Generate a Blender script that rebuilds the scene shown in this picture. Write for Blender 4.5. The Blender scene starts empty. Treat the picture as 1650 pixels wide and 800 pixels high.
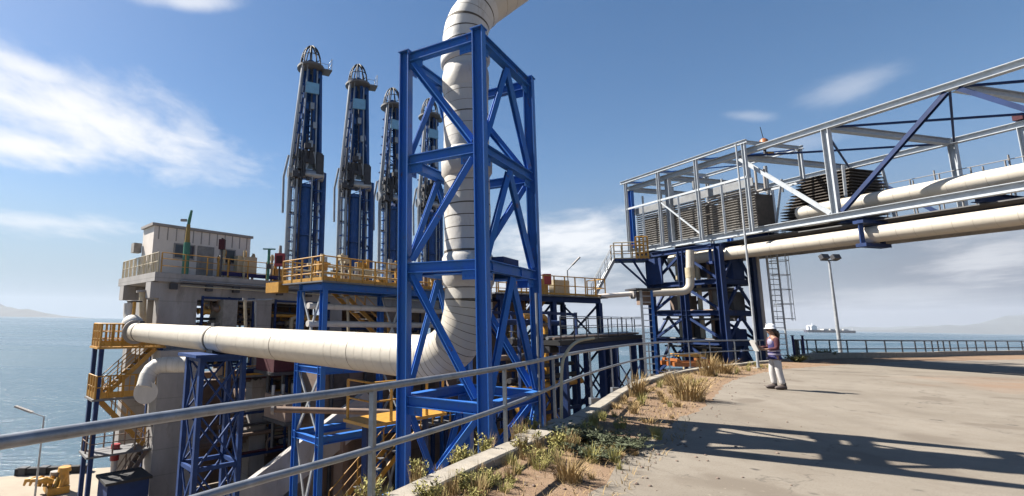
import bpy, math, random
from mathutils import Vector as V, Matrix

random.seed(7)
SC = bpy.context.scene
COL = SC.collection
RAD = math.radians

# ------------------------------------------------------------------ camera, sky, sun, exposure
CAM_H, FPX, PITCH, ROLL = 1.7, 780.0, RAD(8.75), RAD(1.0)
PCX = 600.0          # the photograph is a crop: its optical axis lies left of the middle
cam_data = bpy.data.cameras.new("camera")
cam_data.sensor_width = 36.0
cam_data.lens = FPX / 1650.0 * 36.0
cam_data.shift_x = (825.0 - PCX) / 1650.0
cam_data.clip_start = 0.05
cam_data.clip_end = 80000.0
cam = bpy.data.objects.new("camera", cam_data)
CAM_M = Matrix.Rotation(math.pi / 2 + PITCH, 3, 'X') @ Matrix.Rotation(ROLL, 3, 'Z')
cam.matrix_world = Matrix.Translation((0, 0, CAM_H)) @ CAM_M.to_4x4()
COL.objects.link(cam)
SC.camera = cam

SUN_AZ = math.atan2(-0.83, 0.385)      # clockwise from +Y
SUN_EL = RAD(47.5)
SUN_STRENGTH, SKY_STRENGTH = 5.0, 0.05
SC.view_settings.view_transform = 'Standard'
SC.view_settings.look = 'None'
SC.view_settings.exposure = 1.6
SC.view_settings.gamma = 1.0
SC.view_settings.use_curve_mapping = False


def ray(px, py):
    return CAM_M @ V(((px - PCX) / FPX, -(py - 400) / FPX, -1))


def at(px, py, Y):
    """survey: the point seen in that direction, Y metres ahead"""
    d = ray(px, py)
    return V((0, 0, CAM_H)) + d * (Y / d.y)


def on(px, py, z=0.0):
    """survey: the point seen in that direction at height z"""
    d = ray(px, py)
    return V((0, 0, CAM_H)) + d * ((z - CAM_H) / d.z)


world = bpy.data.worlds.new("World")
SC.world = world
world.use_nodes = True
wt = world.node_tree
bg = wt.nodes["Background"]
bg.inputs[1].default_value = SKY_STRENGTH


def wn(kind, **kw):
    n = wt.nodes.new(kind)
    for k, v in kw.items():
        setattr(n, k, v)
    return n


def wmath(op, a, b=None, c=None):
    n = wn('ShaderNodeMath', operation=op)
    for i, x in enumerate((a, b, c)):
        if x is None:
            continue
        if isinstance(x, (int, float)):
            n.inputs[i].default_value = x
        else:
            wt.links.new(x, n.inputs[i])
    return n.outputs[0]


sky = wn('ShaderNodeTexSky', sky_type='NISHITA')
sky.sun_disc = False
sky.sun_elevation = SUN_EL
sky.sun_rotation = SUN_AZ
sky.altitude = 0
sky.air_density = 1.0
sky.dust_density = 0.5
sky.ozone_density = 1.6
tc = wn('ShaderNodeTexCoord')
sep = wn('ShaderNodeSeparateXYZ')
wt.links.new(tc.outputs['Generated'], sep.inputs[0])
az = wmath('ARCTAN2', sep.outputs[0], sep.outputs[1])
el = wmath('ARCSINE', sep.outputs[2])
# soft broken clouds: noise on a plane high above, so that they shrink towards the horizon
zz = wmath('ADD', wmath('MAXIMUM', sep.outputs[2], 0.0), 0.10)
comb = wn('ShaderNodeCombineXYZ')
wt.links.new(wmath('DIVIDE', sep.outputs[0], zz), comb.inputs[0])
wt.links.new(wmath('DIVIDE', sep.outputs[1], zz), comb.inputs[1])


def cloud_noise(scale, detail, dist, rot, sx, sy):
    mp = wn('ShaderNodeMapping')
    mp.inputs['Rotation'].default_value = (0, 0, rot)
    mp.inputs['Scale'].default_value = (sx, sy, 1)
    wt.links.new(comb.outputs[0], mp.inputs[0])
    nz = wn('ShaderNodeTexNoise')
    nz.inputs['Scale'].default_value = scale
    nz.inputs['Detail'].default_value = detail
    nz.inputs['Roughness'].default_value = 0.6
    nz.inputs['Distortion'].default_value = dist
    wt.links.new(mp.outputs[0], nz.inputs['Vector'])
    return nz.outputs[0]


n_big = cloud_noise(1.5, 10, 0.3, RAD(-30), 1.0, 0.7)
n_fine = cloud_noise(5.0, 8, 0.4, RAD(-30), 1.0, 0.75)
nse = wmath('ADD', wmath('MULTIPLY', n_big, 0.65), wmath('MULTIPLY', n_fine, 0.35))


def ang(px, py):
    d = ray(px, py).normalized()
    return math.atan2(d.x, d.y), math.asin(d.z)


#        centre        end of long half-axis   half-width(px)  strength   softness
CLOUDS = [((150, 190), (455, 272), 90, 1.00), ((30, 235), (230, 262), 42, 1.0), ((40, 110), (200, 165), 40, .9),
          ((60, 360), (270, 375), 26, 0.6), ((300, 2), (400, 4), 22, 0.7),
          ((920, 395), (1110, 380), 72, 0.85), ((860, 450), (1040, 440), 45, .65),
          ((1370, 140), (1480, 100), 34, 0.32), ((1205, 187), (1265, 190), 12, 0.25), ((1290, 230), (1420, 200), 22, .2),
          ((1590, 415), (1760, 395), 60, 0.5), ((1440, 480), (1690, 475), 30, 0.25), ((-200, 420), (0, 440), 60, .5)]
GREYBANK = [((1600, 430), (2050, 420), 120, 0.80), ((1330, 500), (1650, 505), 50, .7), ((1800, 520), (2200, 500), 90, .8)]


def cloud_layer(blobs, noise_amt):
  total = None
  for (cx, cy), (ex, ey), hw, st in blobs:
      a0, e0 = ang(cx, cy)
      a1, e1 = ang(ex, ey)
      L = math.hypot(a1 - a0, e1 - e0)
      ux, uy = (a1 - a0) / L, (e1 - e0) / L
      W = abs(ang(cx, cy - hw)[1] - e0)
      da = wmath('SUBTRACT', az, a0)
      de = wmath('SUBTRACT', el, e0)
      s = wmath('DIVIDE', wmath('ADD', wmath('MULTIPLY', da, ux), wmath('MULTIPLY', de, uy)), L)
      t = wmath('DIVIDE', wmath('SUBTRACT', wmath('MULTIPLY', de, ux), wmath('MULTIPLY', da, uy)), W)
      r = wmath('SQRT', wmath('ADD', wmath('MULTIPLY', s, s), wmath('MULTIPLY', t, t)))
      v = wmath('SUBTRACT', 1.0, r)
      v = wmath('ADD', v, wmath('MULTIPLY', wmath('SUBTRACT', nse, 0.5), noise_amt))
      mr = wn('ShaderNodeMapRange', interpolation_type='SMOOTHSTEP')
      mr.inputs['From Min'].default_value = -0.05
      mr.inputs['From Max'].default_value = 1.0
      mr.inputs['To Max'].default_value = st
      wt.links.new(v, mr.inputs['Value'])
      total = mr.outputs[0] if total is None else wmath('MAXIMUM', total, mr.outputs[0])
  return total


mix = wn('ShaderNodeMix', data_type='RGBA')
hsv = wn('ShaderNodeHueSaturation')
hsv.inputs['Saturation'].default_value = 1.24
hsv.inputs['Value'].default_value = 0.85
wt.links.new(sky.outputs[0], hsv.inputs['Color'])
mixg = wn('ShaderNodeMix', data_type='RGBA')
wt.links.new(cloud_layer(GREYBANK, 1.2), mixg.inputs['Factor'])
# sea haze: a pale band along the horizon, whiter under the sun, greyer away from it
hz_c = wn('ShaderNodeMix', data_type='RGBA')
hz_f = wn('ShaderNodeMapRange', interpolation_type='SMOOTHSTEP')
hz_f.inputs['From Min'].default_value = -0.8
hz_f.inputs['From Max'].default_value = 0.75
wt.links.new(az, hz_f.inputs['Value'])
wt.links.new(hz_f.outputs[0], hz_c.inputs['Factor'])
hz_c.inputs['A'].default_value = (2.7, 3.6, 4.5, 1)
hz_c.inputs['B'].default_value = (1.25, 1.5, 2.05, 1)
hz_e = wn('ShaderNodeMapRange', interpolation_type='SMOOTHERSTEP')
hz_e.inputs['From Min'].default_value = -0.02
hz_e.inputs['From Max'].default_value = 0.36
hz_e.inputs['To Min'].default_value = 1.0
hz_e.inputs['To Max'].default_value = 0.0
wt.links.new(el, hz_e.inputs['Value'])
mixh = wn('ShaderNodeMix', data_type='RGBA')
wt.links.new(hz_e.outputs[0], mixh.inputs['Factor'])
wt.links.new(hsv.outputs[0], mixh.inputs['A'])
wt.links.new(hz_c.outputs['Result'], mixh.inputs['B'])
wt.links.new(mixh.outputs['Result'], mixg.inputs['A'])
mixg.inputs['B'].default_value = (1.0, 1.15, 1.6, 1)
wt.links.new(cloud_layer(CLOUDS, 2.9), mix.inputs['Factor'])
wt.links.new(mixg.outputs['Result'], mix.inputs['A'])
mix.inputs['B'].default_value = (6.6, 6.7, 6.9, 1)
wt.links.new(mix.outputs['Result'], bg.inputs[0])

sun_d = bpy.data.lights.new("sun", 'SUN')
sun_d.energy = SUN_STRENGTH
sun_d.angle = RAD(0.53)
sun_d.color = (1.0, 0.94, 0.85)
sun = bpy.data.objects.new("sun", sun_d)
sdir = V((math.sin(SUN_AZ) * math.cos(SUN_EL), math.cos(SUN_AZ) * math.cos(SUN_EL), math.sin(SUN_EL)))
sun.rotation_euler = sdir.to_track_quat('Z', 'Y').to_euler()
COL.objects.link(sun)


# ------------------------------------------------------------------ materials
def nd(nt, kind, **kw):
    n = nt.nodes.new(kind)
    for k, v in kw.items():
        setattr(n, k, v)
    return n


def mat(name, col, rough=0.6, metal=0.0, form=0.0, var=0.25, scale=2.5, stretch=(1, 1, 1), bump=0.0, bscale=40.0,
        spot=None, spot_scale=3.0, spot_lo=0.6, spot_hi=0.72, col2=None):
    if max(col) > .27 and name not in ('blue_paint', 'grey_concrete'):
        col = tuple(c * .85 for c in col)
    m = bpy.data.materials.new(name)
    m.use_nodes = True
    nt = m.node_tree
    b = nt.nodes["Principled BSDF"]
    b.inputs['Roughness'].default_value = rough
    b.inputs['Metallic'].default_value = metal
    if 'blue_paint' in name:
        b.inputs['Specular IOR Level'].default_value = 0.28
    tcn = nd(nt, 'ShaderNodeTexCoord')
    mp = nd(nt, 'ShaderNodeMapping')
    mp.inputs['Scale'].default_value = stretch
    nt.links.new(tcn.outputs['Object'], mp.inputs[0])
    nz = nd(nt, 'ShaderNodeTexNoise')
    nz.inputs['Scale'].default_value = scale
    nz.inputs['Detail'].default_value = 8
    nz.inputs['Roughness'].default_value = 0.65
    nt.links.new(mp.outputs[0], nz.inputs['Vector'])
    rp = nd(nt, 'ShaderNodeMapRange')
    rp.inputs['From Min'].default_value = 0.3
    rp.inputs['From Max'].default_value = 0.7
    nt.links.new(nz.outputs[0], rp.inputs['Value'])
    mx = nd(nt, 'ShaderNodeMix', data_type='RGBA')
    nt.links.new(rp.outputs[0], mx.inputs['Factor'])
    lo = col2 if col2 else tuple(c * (1 - var) for c in col)
    mx.inputs['A'].default_value = (*lo, 1)
    mx.inputs['B'].default_value = (*(min(1, c * (1 + var * .35)) for c in col), 1)
    out = mx.outputs['Result']
    if spot:
        n2 = nd(nt, 'ShaderNodeTexNoise')
        n2.inputs['Scale'].default_value = spot_scale
        n2.inputs['Detail'].default_value = 10
        n2.inputs['Roughness'].default_value = 0.7
        nt.links.new(mp.outputs[0], n2.inputs['Vector'])
        r2 = nd(nt, 'ShaderNodeMapRange')
        r2.inputs['From Min'].default_value = spot_lo
        r2.inputs['From Max'].default_value = spot_hi
        nt.links.new(n2.outputs[0], r2.inputs['Value'])
        m2 = nd(nt, 'ShaderNodeMix', data_type='RGBA')
        nt.links.new(r2.outputs[0], m2.inputs['Factor'])
        nt.links.new(out, m2.inputs['A'])
        m2.inputs['B'].default_value = (*spot, 1)
        out = m2.outputs['Result']
    if form:
        sp_ = nd(nt, 'ShaderNodeSeparateXYZ')
        nt.links.new(tcn.outputs['Object'], sp_.inputs[0])
        pp_ = nd(nt, 'ShaderNodeMath', operation='PINGPONG')
        nt.links.new(sp_.outputs[2], pp_.inputs[0])
        pp_.inputs[1].default_value = form / 2
        fr_ = nd(nt, 'ShaderNodeMapRange')
        fr_.inputs['From Min'].default_value = 0.0
        fr_.inputs['From Max'].default_value = .035
        fr_.inputs['To Min'].default_value = .55
        fr_.inputs['To Max'].default_value = 0
        nt.links.new(pp_.outputs[0], fr_.inputs['Value'])
        fm_ = nd(nt, 'ShaderNodeMix', data_type='RGBA')
        nt.links.new(fr_.outputs[0], fm_.inputs['Factor'])
        nt.links.new(out, fm_.inputs['A'])
        fm_.inputs['B'].default_value = (*(c * .45 for c in col), 1)
        out = fm_.outputs['Result']
    nt.links.new(out, b.inputs['Base Color'])
    if bump:
        n3 = nd(nt, 'ShaderNodeTexNoise')
        n3.inputs['Scale'].default_value = bscale
        n3.inputs['Detail'].default_value = 6
        nt.links.new(tcn.outputs['Object'], n3.inputs['Vector'])
        bp = nd(nt, 'ShaderNodeBump')
        bp.inputs['Strength'].default_value = bump
        bp.inputs['Distance'].default_value = 0.02
        nt.links.new(n3.outputs[0], bp.inputs['Height'])
        nt.links.new(bp.outputs[0], b.inputs['Normal'])
    return m


RUST = (0.16, 0.06, 0.025)
M = {}
M['blue'] = mat('blue_paint', (0.014, 0.09, 0.36), 0.52, var=.5, col2=(0.028, 0.115, 0.31), scale=2.2, stretch=(1, 1, .5), spot=(0.10, 0.05, 0.03), spot_scale=6, spot_lo=.60, spot_hi=.70, bump=.12, bscale=60)
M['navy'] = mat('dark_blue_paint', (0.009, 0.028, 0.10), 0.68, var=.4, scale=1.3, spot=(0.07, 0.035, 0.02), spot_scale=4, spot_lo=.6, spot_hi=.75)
M['armblue'] = mat('arm_blue_paint', (0.014, 0.062, 0.21), 0.4, var=.4, scale=1.2, spot=(0.1, 0.1, 0.11), spot_scale=3, spot_lo=.62, spot_hi=.75)
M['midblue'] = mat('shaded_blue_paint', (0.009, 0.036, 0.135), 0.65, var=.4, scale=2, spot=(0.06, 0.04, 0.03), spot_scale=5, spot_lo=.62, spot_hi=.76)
M['lblue'] = mat('pale_blue_paint', (0.2, 0.42, 0.62), 0.5, var=.2)
M['galv'] = mat('galvanised_steel', (0.37, 0.39, 0.41), 0.42, metal=.15, var=.3, scale=6)
M['bgalv'] = mat('bright_bridge_steel', (0.44, 0.475, 0.51), 0.5, var=.22, scale=5, spot=(0.3, 0.28, 0.25), spot_scale=4, spot_lo=.6, spot_hi=.78)
M['rail'] = mat('weathered_rail_steel', (0.27, 0.29, 0.32), 0.38, metal=.5, var=.35, scale=7, spot=(0.12, 0.08, 0.05), spot_scale=9, spot_lo=.64, spot_hi=.76)
M['silver'] = mat('silver_pipe', (0.34, 0.35, 0.36), 0.38, metal=.5, var=.3, scale=2)
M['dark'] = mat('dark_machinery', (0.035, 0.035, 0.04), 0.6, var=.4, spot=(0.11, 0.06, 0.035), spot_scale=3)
M['clad'] = mat('cream_pipe_cladding', (0.50, 0.455, 0.38), 0.5, var=.13, scale=1.1, spot=(0.3, 0.21, 0.13), spot_scale=2.6, spot_lo=.63, spot_hi=.9, bump=.22, bscale=6)
M['clad_worn'] = mat('worn_riser_cladding', (0.54, 0.515, 0.47), 0.55, var=.22, scale=1.4, stretch=(1, 1, .22), spot=(0.2, 0.14, 0.085), spot_scale=3.4, spot_lo=.56, spot_hi=.8, bump=.45, bscale=6)
M['seam'] = mat('dark_mastic_seam', (0.085, 0.068, 0.05), 0.8, var=.35, scale=8)
M['seam_pale'] = mat('pale_seam_band', (0.33, 0.28, 0.22), 0.7, var=.3, scale=6)
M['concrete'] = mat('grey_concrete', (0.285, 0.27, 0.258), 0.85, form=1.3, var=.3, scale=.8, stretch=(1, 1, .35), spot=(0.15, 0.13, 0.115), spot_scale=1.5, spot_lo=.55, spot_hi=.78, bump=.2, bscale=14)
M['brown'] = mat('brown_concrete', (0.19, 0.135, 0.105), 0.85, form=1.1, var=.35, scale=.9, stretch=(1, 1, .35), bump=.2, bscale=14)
M['kerb'] = mat('kerb_concrete', (0.30, 0.27, 0.225), 0.9, var=.3, scale=5, spot=(0.2, 0.16, 0.11), spot_scale=4, spot_lo=.56, spot_hi=.7, bump=.35, bscale=50)
M['yellow'] = mat('yellow_paint', (0.46, 0.235, 0.03), 0.5, var=.3, scale=4, spot=(0.25, 0.11, 0.03), spot_scale=6, spot_lo=.56, spot_hi=.7)
M['ochre'] = mat('ochre_paint', (0.24, 0.155, 0.03), 0.6, var=.3, scale=4)
M['cream'] = mat('cream_rail_paint', (0.46, 0.39, 0.26), 0.5, var=.2, scale=4)
M['white'] = mat('white_panel', (0.66, 0.60, 0.54), 0.6, var=.14, scale=.8, spot=(0.26, 0.2, 0.15), spot_scale=1.3, spot_lo=.6, spot_hi=.85)
M['greyp'] = mat('grey_panel', (0.28, 0.26, 0.245), 0.7, var=.2, scale=.7)
M['green'] = mat('green_paint', (0.03, 0.14, 0.09), 0.5, var=.3)
M['red'] = mat('red_paint', (0.34, 0.03, 0.035), 0.45, var=.25)
M['orange'] = mat('orange_paint', (0.34, 0.115, 0.03), 0.5, var=.25)
M['glass'] = mat('dark_glass', (0.03, 0.035, 0.045), 0.1, var=.1)
M['slat'] = mat('brown_slats', (0.235, 0.222, 0.205), 0.75, var=.4, scale=3)
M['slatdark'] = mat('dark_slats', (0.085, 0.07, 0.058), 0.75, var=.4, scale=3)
M['rubber'] = mat('black_rubber', (0.02, 0.02, 0.022), 0.8, var=.3)
M['grate'] = mat('steel_grating', (0.12, 0.12, 0.125), 0.7, var=.3)
M['rock'] = mat('bank_rock', (0.16, 0.125, 0.095), 0.95, var=.5, scale=1.1, bump=1.0, bscale=4)
M['apron'] = mat('apron_concrete', (0.30, 0.25, 0.19), 0.9, var=.2, scale=.6, bump=.1)
M['skin'] = mat('skin', (0.21, 0.115, 0.075), 0.6, var=.08)
M['trouser'] = mat('white_cotton', (0.46, 0.44, 0.43), 0.85, var=.12, scale=9, bump=.3, bscale=30)
M['jacket'] = mat('navy_cloth', (0.02, 0.018, 0.095), 0.85, var=.3, scale=8, bump=.3, bscale=30)
M['maroon'] = mat('maroon_cloth', (0.055, 0.008, 0.014), 0.85, var=.3, scale=8, bump=.3, bscale=30)
M['lilac'] = mat('pale_reflective_cloth', (0.26, 0.235, 0.33), 0.5, var=.15)
M['hair'] = mat('dark_hair', (0.022, 0.013, 0.009), 0.6, var=.4, scale=20)
M['helmet'] = mat('white_plastic', (0.74, 0.74, 0.75), 0.3, var=.05)
M['paper'] = mat('white_paper', (0.5, 0.49, 0.47), 0.8, var=.05)
M['boot'] = mat('dark_leather', (0.055, 0.04, 0.035), 0.6, var=.3)
M['hull'] = mat('dark_hull', (0.05, 0.045, 0.07), 0.6, var=.2, scale=.02)
M['straw'] = mat('straw_grass', (0.34, 0.235, 0.10), 0.85, var=.35, scale=5)
M['weed'] = mat('olive_weed', (0.12, 0.125, 0.04), 0.8, var=.4, scale=5)
M['yweed'] = mat('yellowing_weed', (0.265, 0.24, 0.07), 0.8, var=.35, scale=5)
M['bush'] = mat('green_bush', (0.06, 0.072, 0.032), 0.75, var=.4, scale=5)
M['twig'] = mat('dry_twig', (0.2, 0.13, 0.075), 0.9, var=.3, scale=5)


# ------------------------------------------------------------------ mesh builder
class MB:
    def __init__(self):
        self.v, self.f, self.s, self.mi = [], [], [], []

    def add(self, vs, fs, smooth=False, mi=0):
        o = len(self.v)
        self.v += [V(x) for x in vs]
        for f in fs:
            self.f.append([i + o for i in f])
            self.s.append(smooth)
            self.mi.append(mi)
        return self

    def box(self, c, s, ax=None, mi=0):
        X, Y, Z = ax or (V((1, 0, 0)), V((0, 1, 0)), V((0, 0, 1)))
        c = V(c)
        vs = [c + X * (i * s[0] / 2) + Y * (j * s[1] / 2) + Z * (k * s[2] / 2) for i in (-1, 1) for j in (-1, 1) for k in (-1, 1)]
        return self.add(vs, [(0, 1, 3, 2), (4, 6, 7, 5), (0, 4, 5, 1), (2, 3, 7, 6), (0, 2, 6, 4), (1, 5, 7, 3)], mi=mi)

    def bar(self, a, b, w, h, up=(0, 0, 1), off=(0, 0), mi=0):
        a, b = V(a), V(b)
        d = (b - a)
        L = d.length
        if L < 1e-6:
            return self
        d /= L
        u = V(up)
        if abs(d.dot(u)) > .98:
            u = V((0.883, -0.47, 0)) if abs(d.z) > .9 else V((0, 0, 1))
        sd = d.cross(u).normalized()
        u = sd.cross(d).normalized()
        k = 1 + random.uniform(-.006, .006)
        c = (a + b) / 2 + sd * off[0] + u * off[1]
        return self.box(c, (L, w * k, h * k), (d, sd, u), mi)

    def hsec(self, a, b, w, h, t=.02, up=(0, 0, 1)):
        """H section: two flanges and a web"""
        self.bar(a, b, w, t, up, (0, h / 2 - t / 2))
        self.bar(a, b, w, t, up, (0, -h / 2 + t / 2))
        self.bar(a, b, t, h - 2 * t, up)
        return self

    def tube(self, pts, r, n=10, caps=True, mids=None, smooth=True):
        pts = [V(p) for p in pts]
        m = len(pts)
        rs = list(r) if isinstance(r, (list, tuple)) else [r] * m
        tans = []
        for i in range(m):
            a = pts[max(i - 1, 0)]
            b = pts[min(i + 1, m - 1)]
            tt = (b - a)
            tans.append(tt.normalized() if tt.length > 1e-9 else (tans[-1] if tans else V((0, 0, 1))))
        u = V((0, 0, 1)) if abs(tans[0].z) < .9 else V((1, 0, 0))
        u = (u - tans[0] * u.dot(tans[0])).normalized()
        vs = []
        for i in range(m):
            if i:
                u = (u - tans[i] * u.dot(tans[i])).normalized()
            w = tans[i].cross(u)
            for k in range(n):
                a = 2 * math.pi * k / n
                vs.append(pts[i] + (u * math.cos(a) + w * math.sin(a)) * rs[i])
        o = len(self.v)
        self.v += vs
        for i in range(m - 1):
            for k in range(n):
                self.f.append([o + i * n + k, o + i * n + (k + 1) % n, o + (i + 1) * n + (k + 1) % n, o + (i + 1) * n + k])
                self.s.append(smooth)
                self.mi.append(mids[i] if mids else 0)
        if caps:
            for base, rev in ((0, True), ((m - 1) * n, False)):
                ring = [vs[base + k].copy() for k in range(n)]
                self.add(ring, [list(range(n))[::-1] if rev else list(range(n))])
        return self

    def ring(self, c, axis, R, r, n=20, k=6, a0=0, a1=2 * math.pi):
        axis = V(axis).normalized()
        u = axis.orthogonal().normalized() if abs(axis.z) > .9 else V((0, 0, 1)).cross(axis).normalized()
        w = axis.cross(u)
        full = abs(a1 - a0 - 2 * math.pi) < 1e-3
        pts = [V(c) + (u * math.cos(a0 + (a1 - a0) * i / n) + w * math.sin(a0 + (a1 - a0) * i / n)) * R for i in range(n + 1)]
        return self.tube(pts, r, k, caps=not full)

    def lathe(self, prof, n=20, c=(0, 0, 0), smooth=True):
        c = V(c)
        vs = []
        for (r, z) in prof:
            for k in range(n):
                a = 2 * math.pi * k / n
                vs.append(c + V((r * math.cos(a), r * math.sin(a), z)))
        fs = []
        for i in range(len(prof) - 1):
            for k in range(n):
                fs.append((i * n + k, i * n + (k + 1) % n, (i + 1) * n + (k + 1) % n, (i + 1) * n + k))
        return self.add(vs, fs, smooth)

    def ball(self, c, r, n=12, m=8, sc=(1, 1, 1)):
        prof = [(max(1e-4, math.sin(math.pi * i / m)) * 1.0, -math.cos(math.pi * i / m)) for i in range(m + 1)]
        o = len(self.v)
        self.lathe(prof, n)
        for i in range(o, len(self.v)):
            x = self.v[i]
            self.v[i] = V(c) + V((x.x * r * sc[0], x.y * r * sc[1], x.z * r * sc[2]))
        return self

    def build(self, name, m, parent=None, xf=None):
        off = V((0, 0, 0))
        if parent is not None:
            off = V(parent.get('_w', (0, 0, 0)))
        me = bpy.data.meshes.new(name)
        vs = self.v if xf is None else [xf @ x for x in self.v]
        me.from_pydata([tuple(x - off) for x in vs], [], self.f)
        me.polygons.foreach_set('use_smooth', self.s)
        ms = m if isinstance(m, (list, tuple)) else [m]
        for q_ in ms:
            me.materials.append(q_)
        if len(ms) > 1:
            me.polygons.foreach_set('material_index', self.mi)
        me.update()
        o = bpy.data.objects.new(name, me)
        COL.objects.link(o)
        if parent is not None:
            o.parent = parent
            WORLD[o.name] = off
            o['_w'] = off[:]
        return o


WORLD = {}


def thing(name, label, cat, loc=(0, 0, 0), group=None):
    o = bpy.data.objects.new(name, None)
    o.empty_display_size = .2
    COL.objects.link(o)
    o.location = loc
    o['_w'] = tuple(loc)
    tag(o, label, cat, group)
    return o


def tag(o, label, cat, group=None, kind=None):
    if label:
        o['label'] = label
    if cat:
        o['category'] = cat
    if group:
        o['group'] = group
    if kind:
        o['kind'] = kind
    return o


def struct(o, kind='structure'):
    o['kind'] = kind
    return o


def dup(root, loc, rotz=0.0, label=None, scale=None):
    r = root.copy()
    COL.objects.link(r)
    r.location = loc
    r.rotation_euler = (0, 0, rotz)
    if scale:
        r.scale = scale
    if label:
        r['label'] = label

    def rec(src, dst):
        for ch in list(src.children):
            c = ch.copy()
            COL.objects.link(c)
            c.parent = dst
            rec(ch, c)
    rec(root, r)
    return r


def lerp(a, b, t):
    return V(a) * (1 - t) + V(b) * t


def resample(pts, step):
    pts = [V(p) for p in pts]
    out = [pts[0]]
    for a, b in zip(pts, pts[1:]):
        n = max(1, int(round((b - a).length / step)))
        out += [lerp(a, b, (i + 1) / n) for i in range(n)]
    return out


def smooth_path(pts, sub=6):
    pts = [V(p).to_3d() for p in pts]
    out = []
    for i in range(len(pts) - 1):
        p0 = pts[max(i - 1, 0)]
        p1, p2 = pts[i], pts[i + 1]
        p3 = pts[min(i + 2, len(pts) - 1)]
        for k in range(sub):
            t = k / sub
            out.append(.5 * ((2 * p1) + (p2 - p0) * t + (2 * p0 - 5 * p1 + 4 * p2 - p3) * t * t + (3 * p1 - p0 - 3 * p2 + p3) * t ** 3))
    out.append(pts[-1])
    return out


def bend(a, corner, b, R, n=10):
    """path a -> corner -> b with the corner rounded"""
    a, c, b = V(a), V(corner), V(b)
    d1, d2 = (c - a).normalized(), (b - c).normalized()
    th = d1.angle(d2)
    L = R * math.tan(th / 2)
    s, e = c - d1 * L, c + d2 * L
    nrm = (d2 - d1 * d1.dot(d2)).normalized()
    cen = s + nrm * R
    arc = [cen + (-nrm * math.cos(th * i / n) + d1 * math.sin(th * i / n)) * R for i in range(n + 1)]
    return [a] + arc + [b]


def railing(parent, pts, h=1.1, post_step=1.5, m='yellow', r=.025, pr=.025, mids=(.55,), toe=.0, name='railing', closed_posts=None, pickets=0):
    """a guard rail as a part of the thing it is fixed to; its posts are sub-parts"""
    pts = [V(p) for p in pts]
    top = MB()
    top.tube([p + V((0, 0, h)) for p in pts], r, 6)
    for k in mids:
        top.tube([p + V((0, 0, h * k)) for p in pts], r * .85, 6)
    if toe:
        for a, b in zip(pts, pts[1:]):
            top.bar(a + V((0, 0, toe / 2 + .01)), b + V((0, 0, toe / 2 + .01)), .02, toe)
    if pickets:
        for p in resample(pts, pickets):
            top.bar(p + V((0, 0, .02)), p + V((0, 0, h)), .035, .035)
    rail = top.build(name, M[m], parent)
    for p in resample(pts, post_step):
        MB().bar(p, p + V((0, 0, h)), pr * 2, pr * 2).build('post', M[m], rail)
    return rail


def stair(parent, a, b, width, side, m='yellow', rails=True, steps=10):
    """a flight from a (low) to b (high)"""
    a, b, side = V(a), V(b), V(side).normalized()
    for s in (-.5, .5):
        MB().bar(a + side * s * width, b + side * s * width, .05, .22).build('stringer', M[m], parent)
    tr = MB()
    run = V((b.x - a.x, b.y - a.y, 0)).normalized()
    for i in range(1, steps):
        c = lerp(a, b, i / steps)
        tr.box(c, (.24, width * .96, .04), (run, side, V((0, 0, 1))))
    tr.build('treads', M['grate'], parent)
    if rails:
        for s in (-.5, .5):
            hb = MB()
            o = side * s * width
            hb.tube([a + o + V((0, 0, 1)), b + o + V((0, 0, 1))], .024, 6)
            hb.tube([a + o + V((0, 0, .55)), b + o + V((0, 0, .55))], .02, 6)
            for i in range(4):
                c = lerp(a, b, i / 3) + o
                hb.bar(c, c + V((0, 0, 1)), .045, .045)
            hb.build('handrail', M[m], parent)


# ------------------------------------------------------------------ the setting: ground, road, kerb line, sea, hills
SEA_Z, LOW_Z = -11.5, -9.0
KERB = smooth_path([(-12.27, -14), (-6.19, -6), (-1.86, 2.0), (0.38, 4.95), (1.41, 6.25), (2.6, 7.65), (3.89, 9.2), (7.44, 14.1), (10.38, 17.4), (13.77, 20.5), (18.75, 24.3), (25.16, 28.9)], 5)
KERB = [V((p.x, p.y, 0)) for p in KERB]


def normals(path):
    out = []
    for i in range(len(path)):
        d = (path[min(i + 1, len(path) - 1)] - path[max(i - 1, 0)]).normalized()
        out.append(V((-d.y, d.x, 0)))       # to the left = seaward
    return out


_kn = normals(KERB)
EDGE = [p + n * .165 for p, n in zip(KERB, _kn)][:-1]
EDGE += smooth_path([EDGE[-1], (28.16, 31.0), (37.56, 34.5), (43.98, 37.4), (54.28, 41.6), (73.61, 48), (127.6, 62), (242.73, 80)], 5)[1:]
EDGE = [V((p.x, p.y, 0)) for p in EDGE]

ground_mat = bpy.data.materials.new('dirt_and_gravel')
ground_mat.use_nodes = True


def noise_mix(nt, vec, scale, lo, hi, a, b, detail=8, rough=.65):
    nz = nd(nt, 'ShaderNodeTexNoise')
    nz.inputs['Scale'].default_value = scale
    nz.inputs['Detail'].default_value = detail
    nz.inputs['Roughness'].default_value = rough
    nt.links.new(vec, nz.inputs['Vector'])
    r = nd(nt, 'ShaderNodeMapRange')
    r.inputs['From Min'].default_value = lo
    r.inputs['From Max'].default_value = hi
    nt.links.new(nz.outputs[0], r.inputs['Value'])
    mx_ = nd(nt, 'ShaderNodeMix', data_type='RGBA')
    nt.links.new(r.outputs[0], mx_.inputs['Factor'])
    for k, x in (('A', a), ('B', b)):
        if isinstance(x, tuple):
            mx_.inputs[k].default_value = (*x, 1)
        else:
            nt.links.new(x, mx_.inputs[k])
    return mx_.outputs['Result'], nz.outputs[0]


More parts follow.
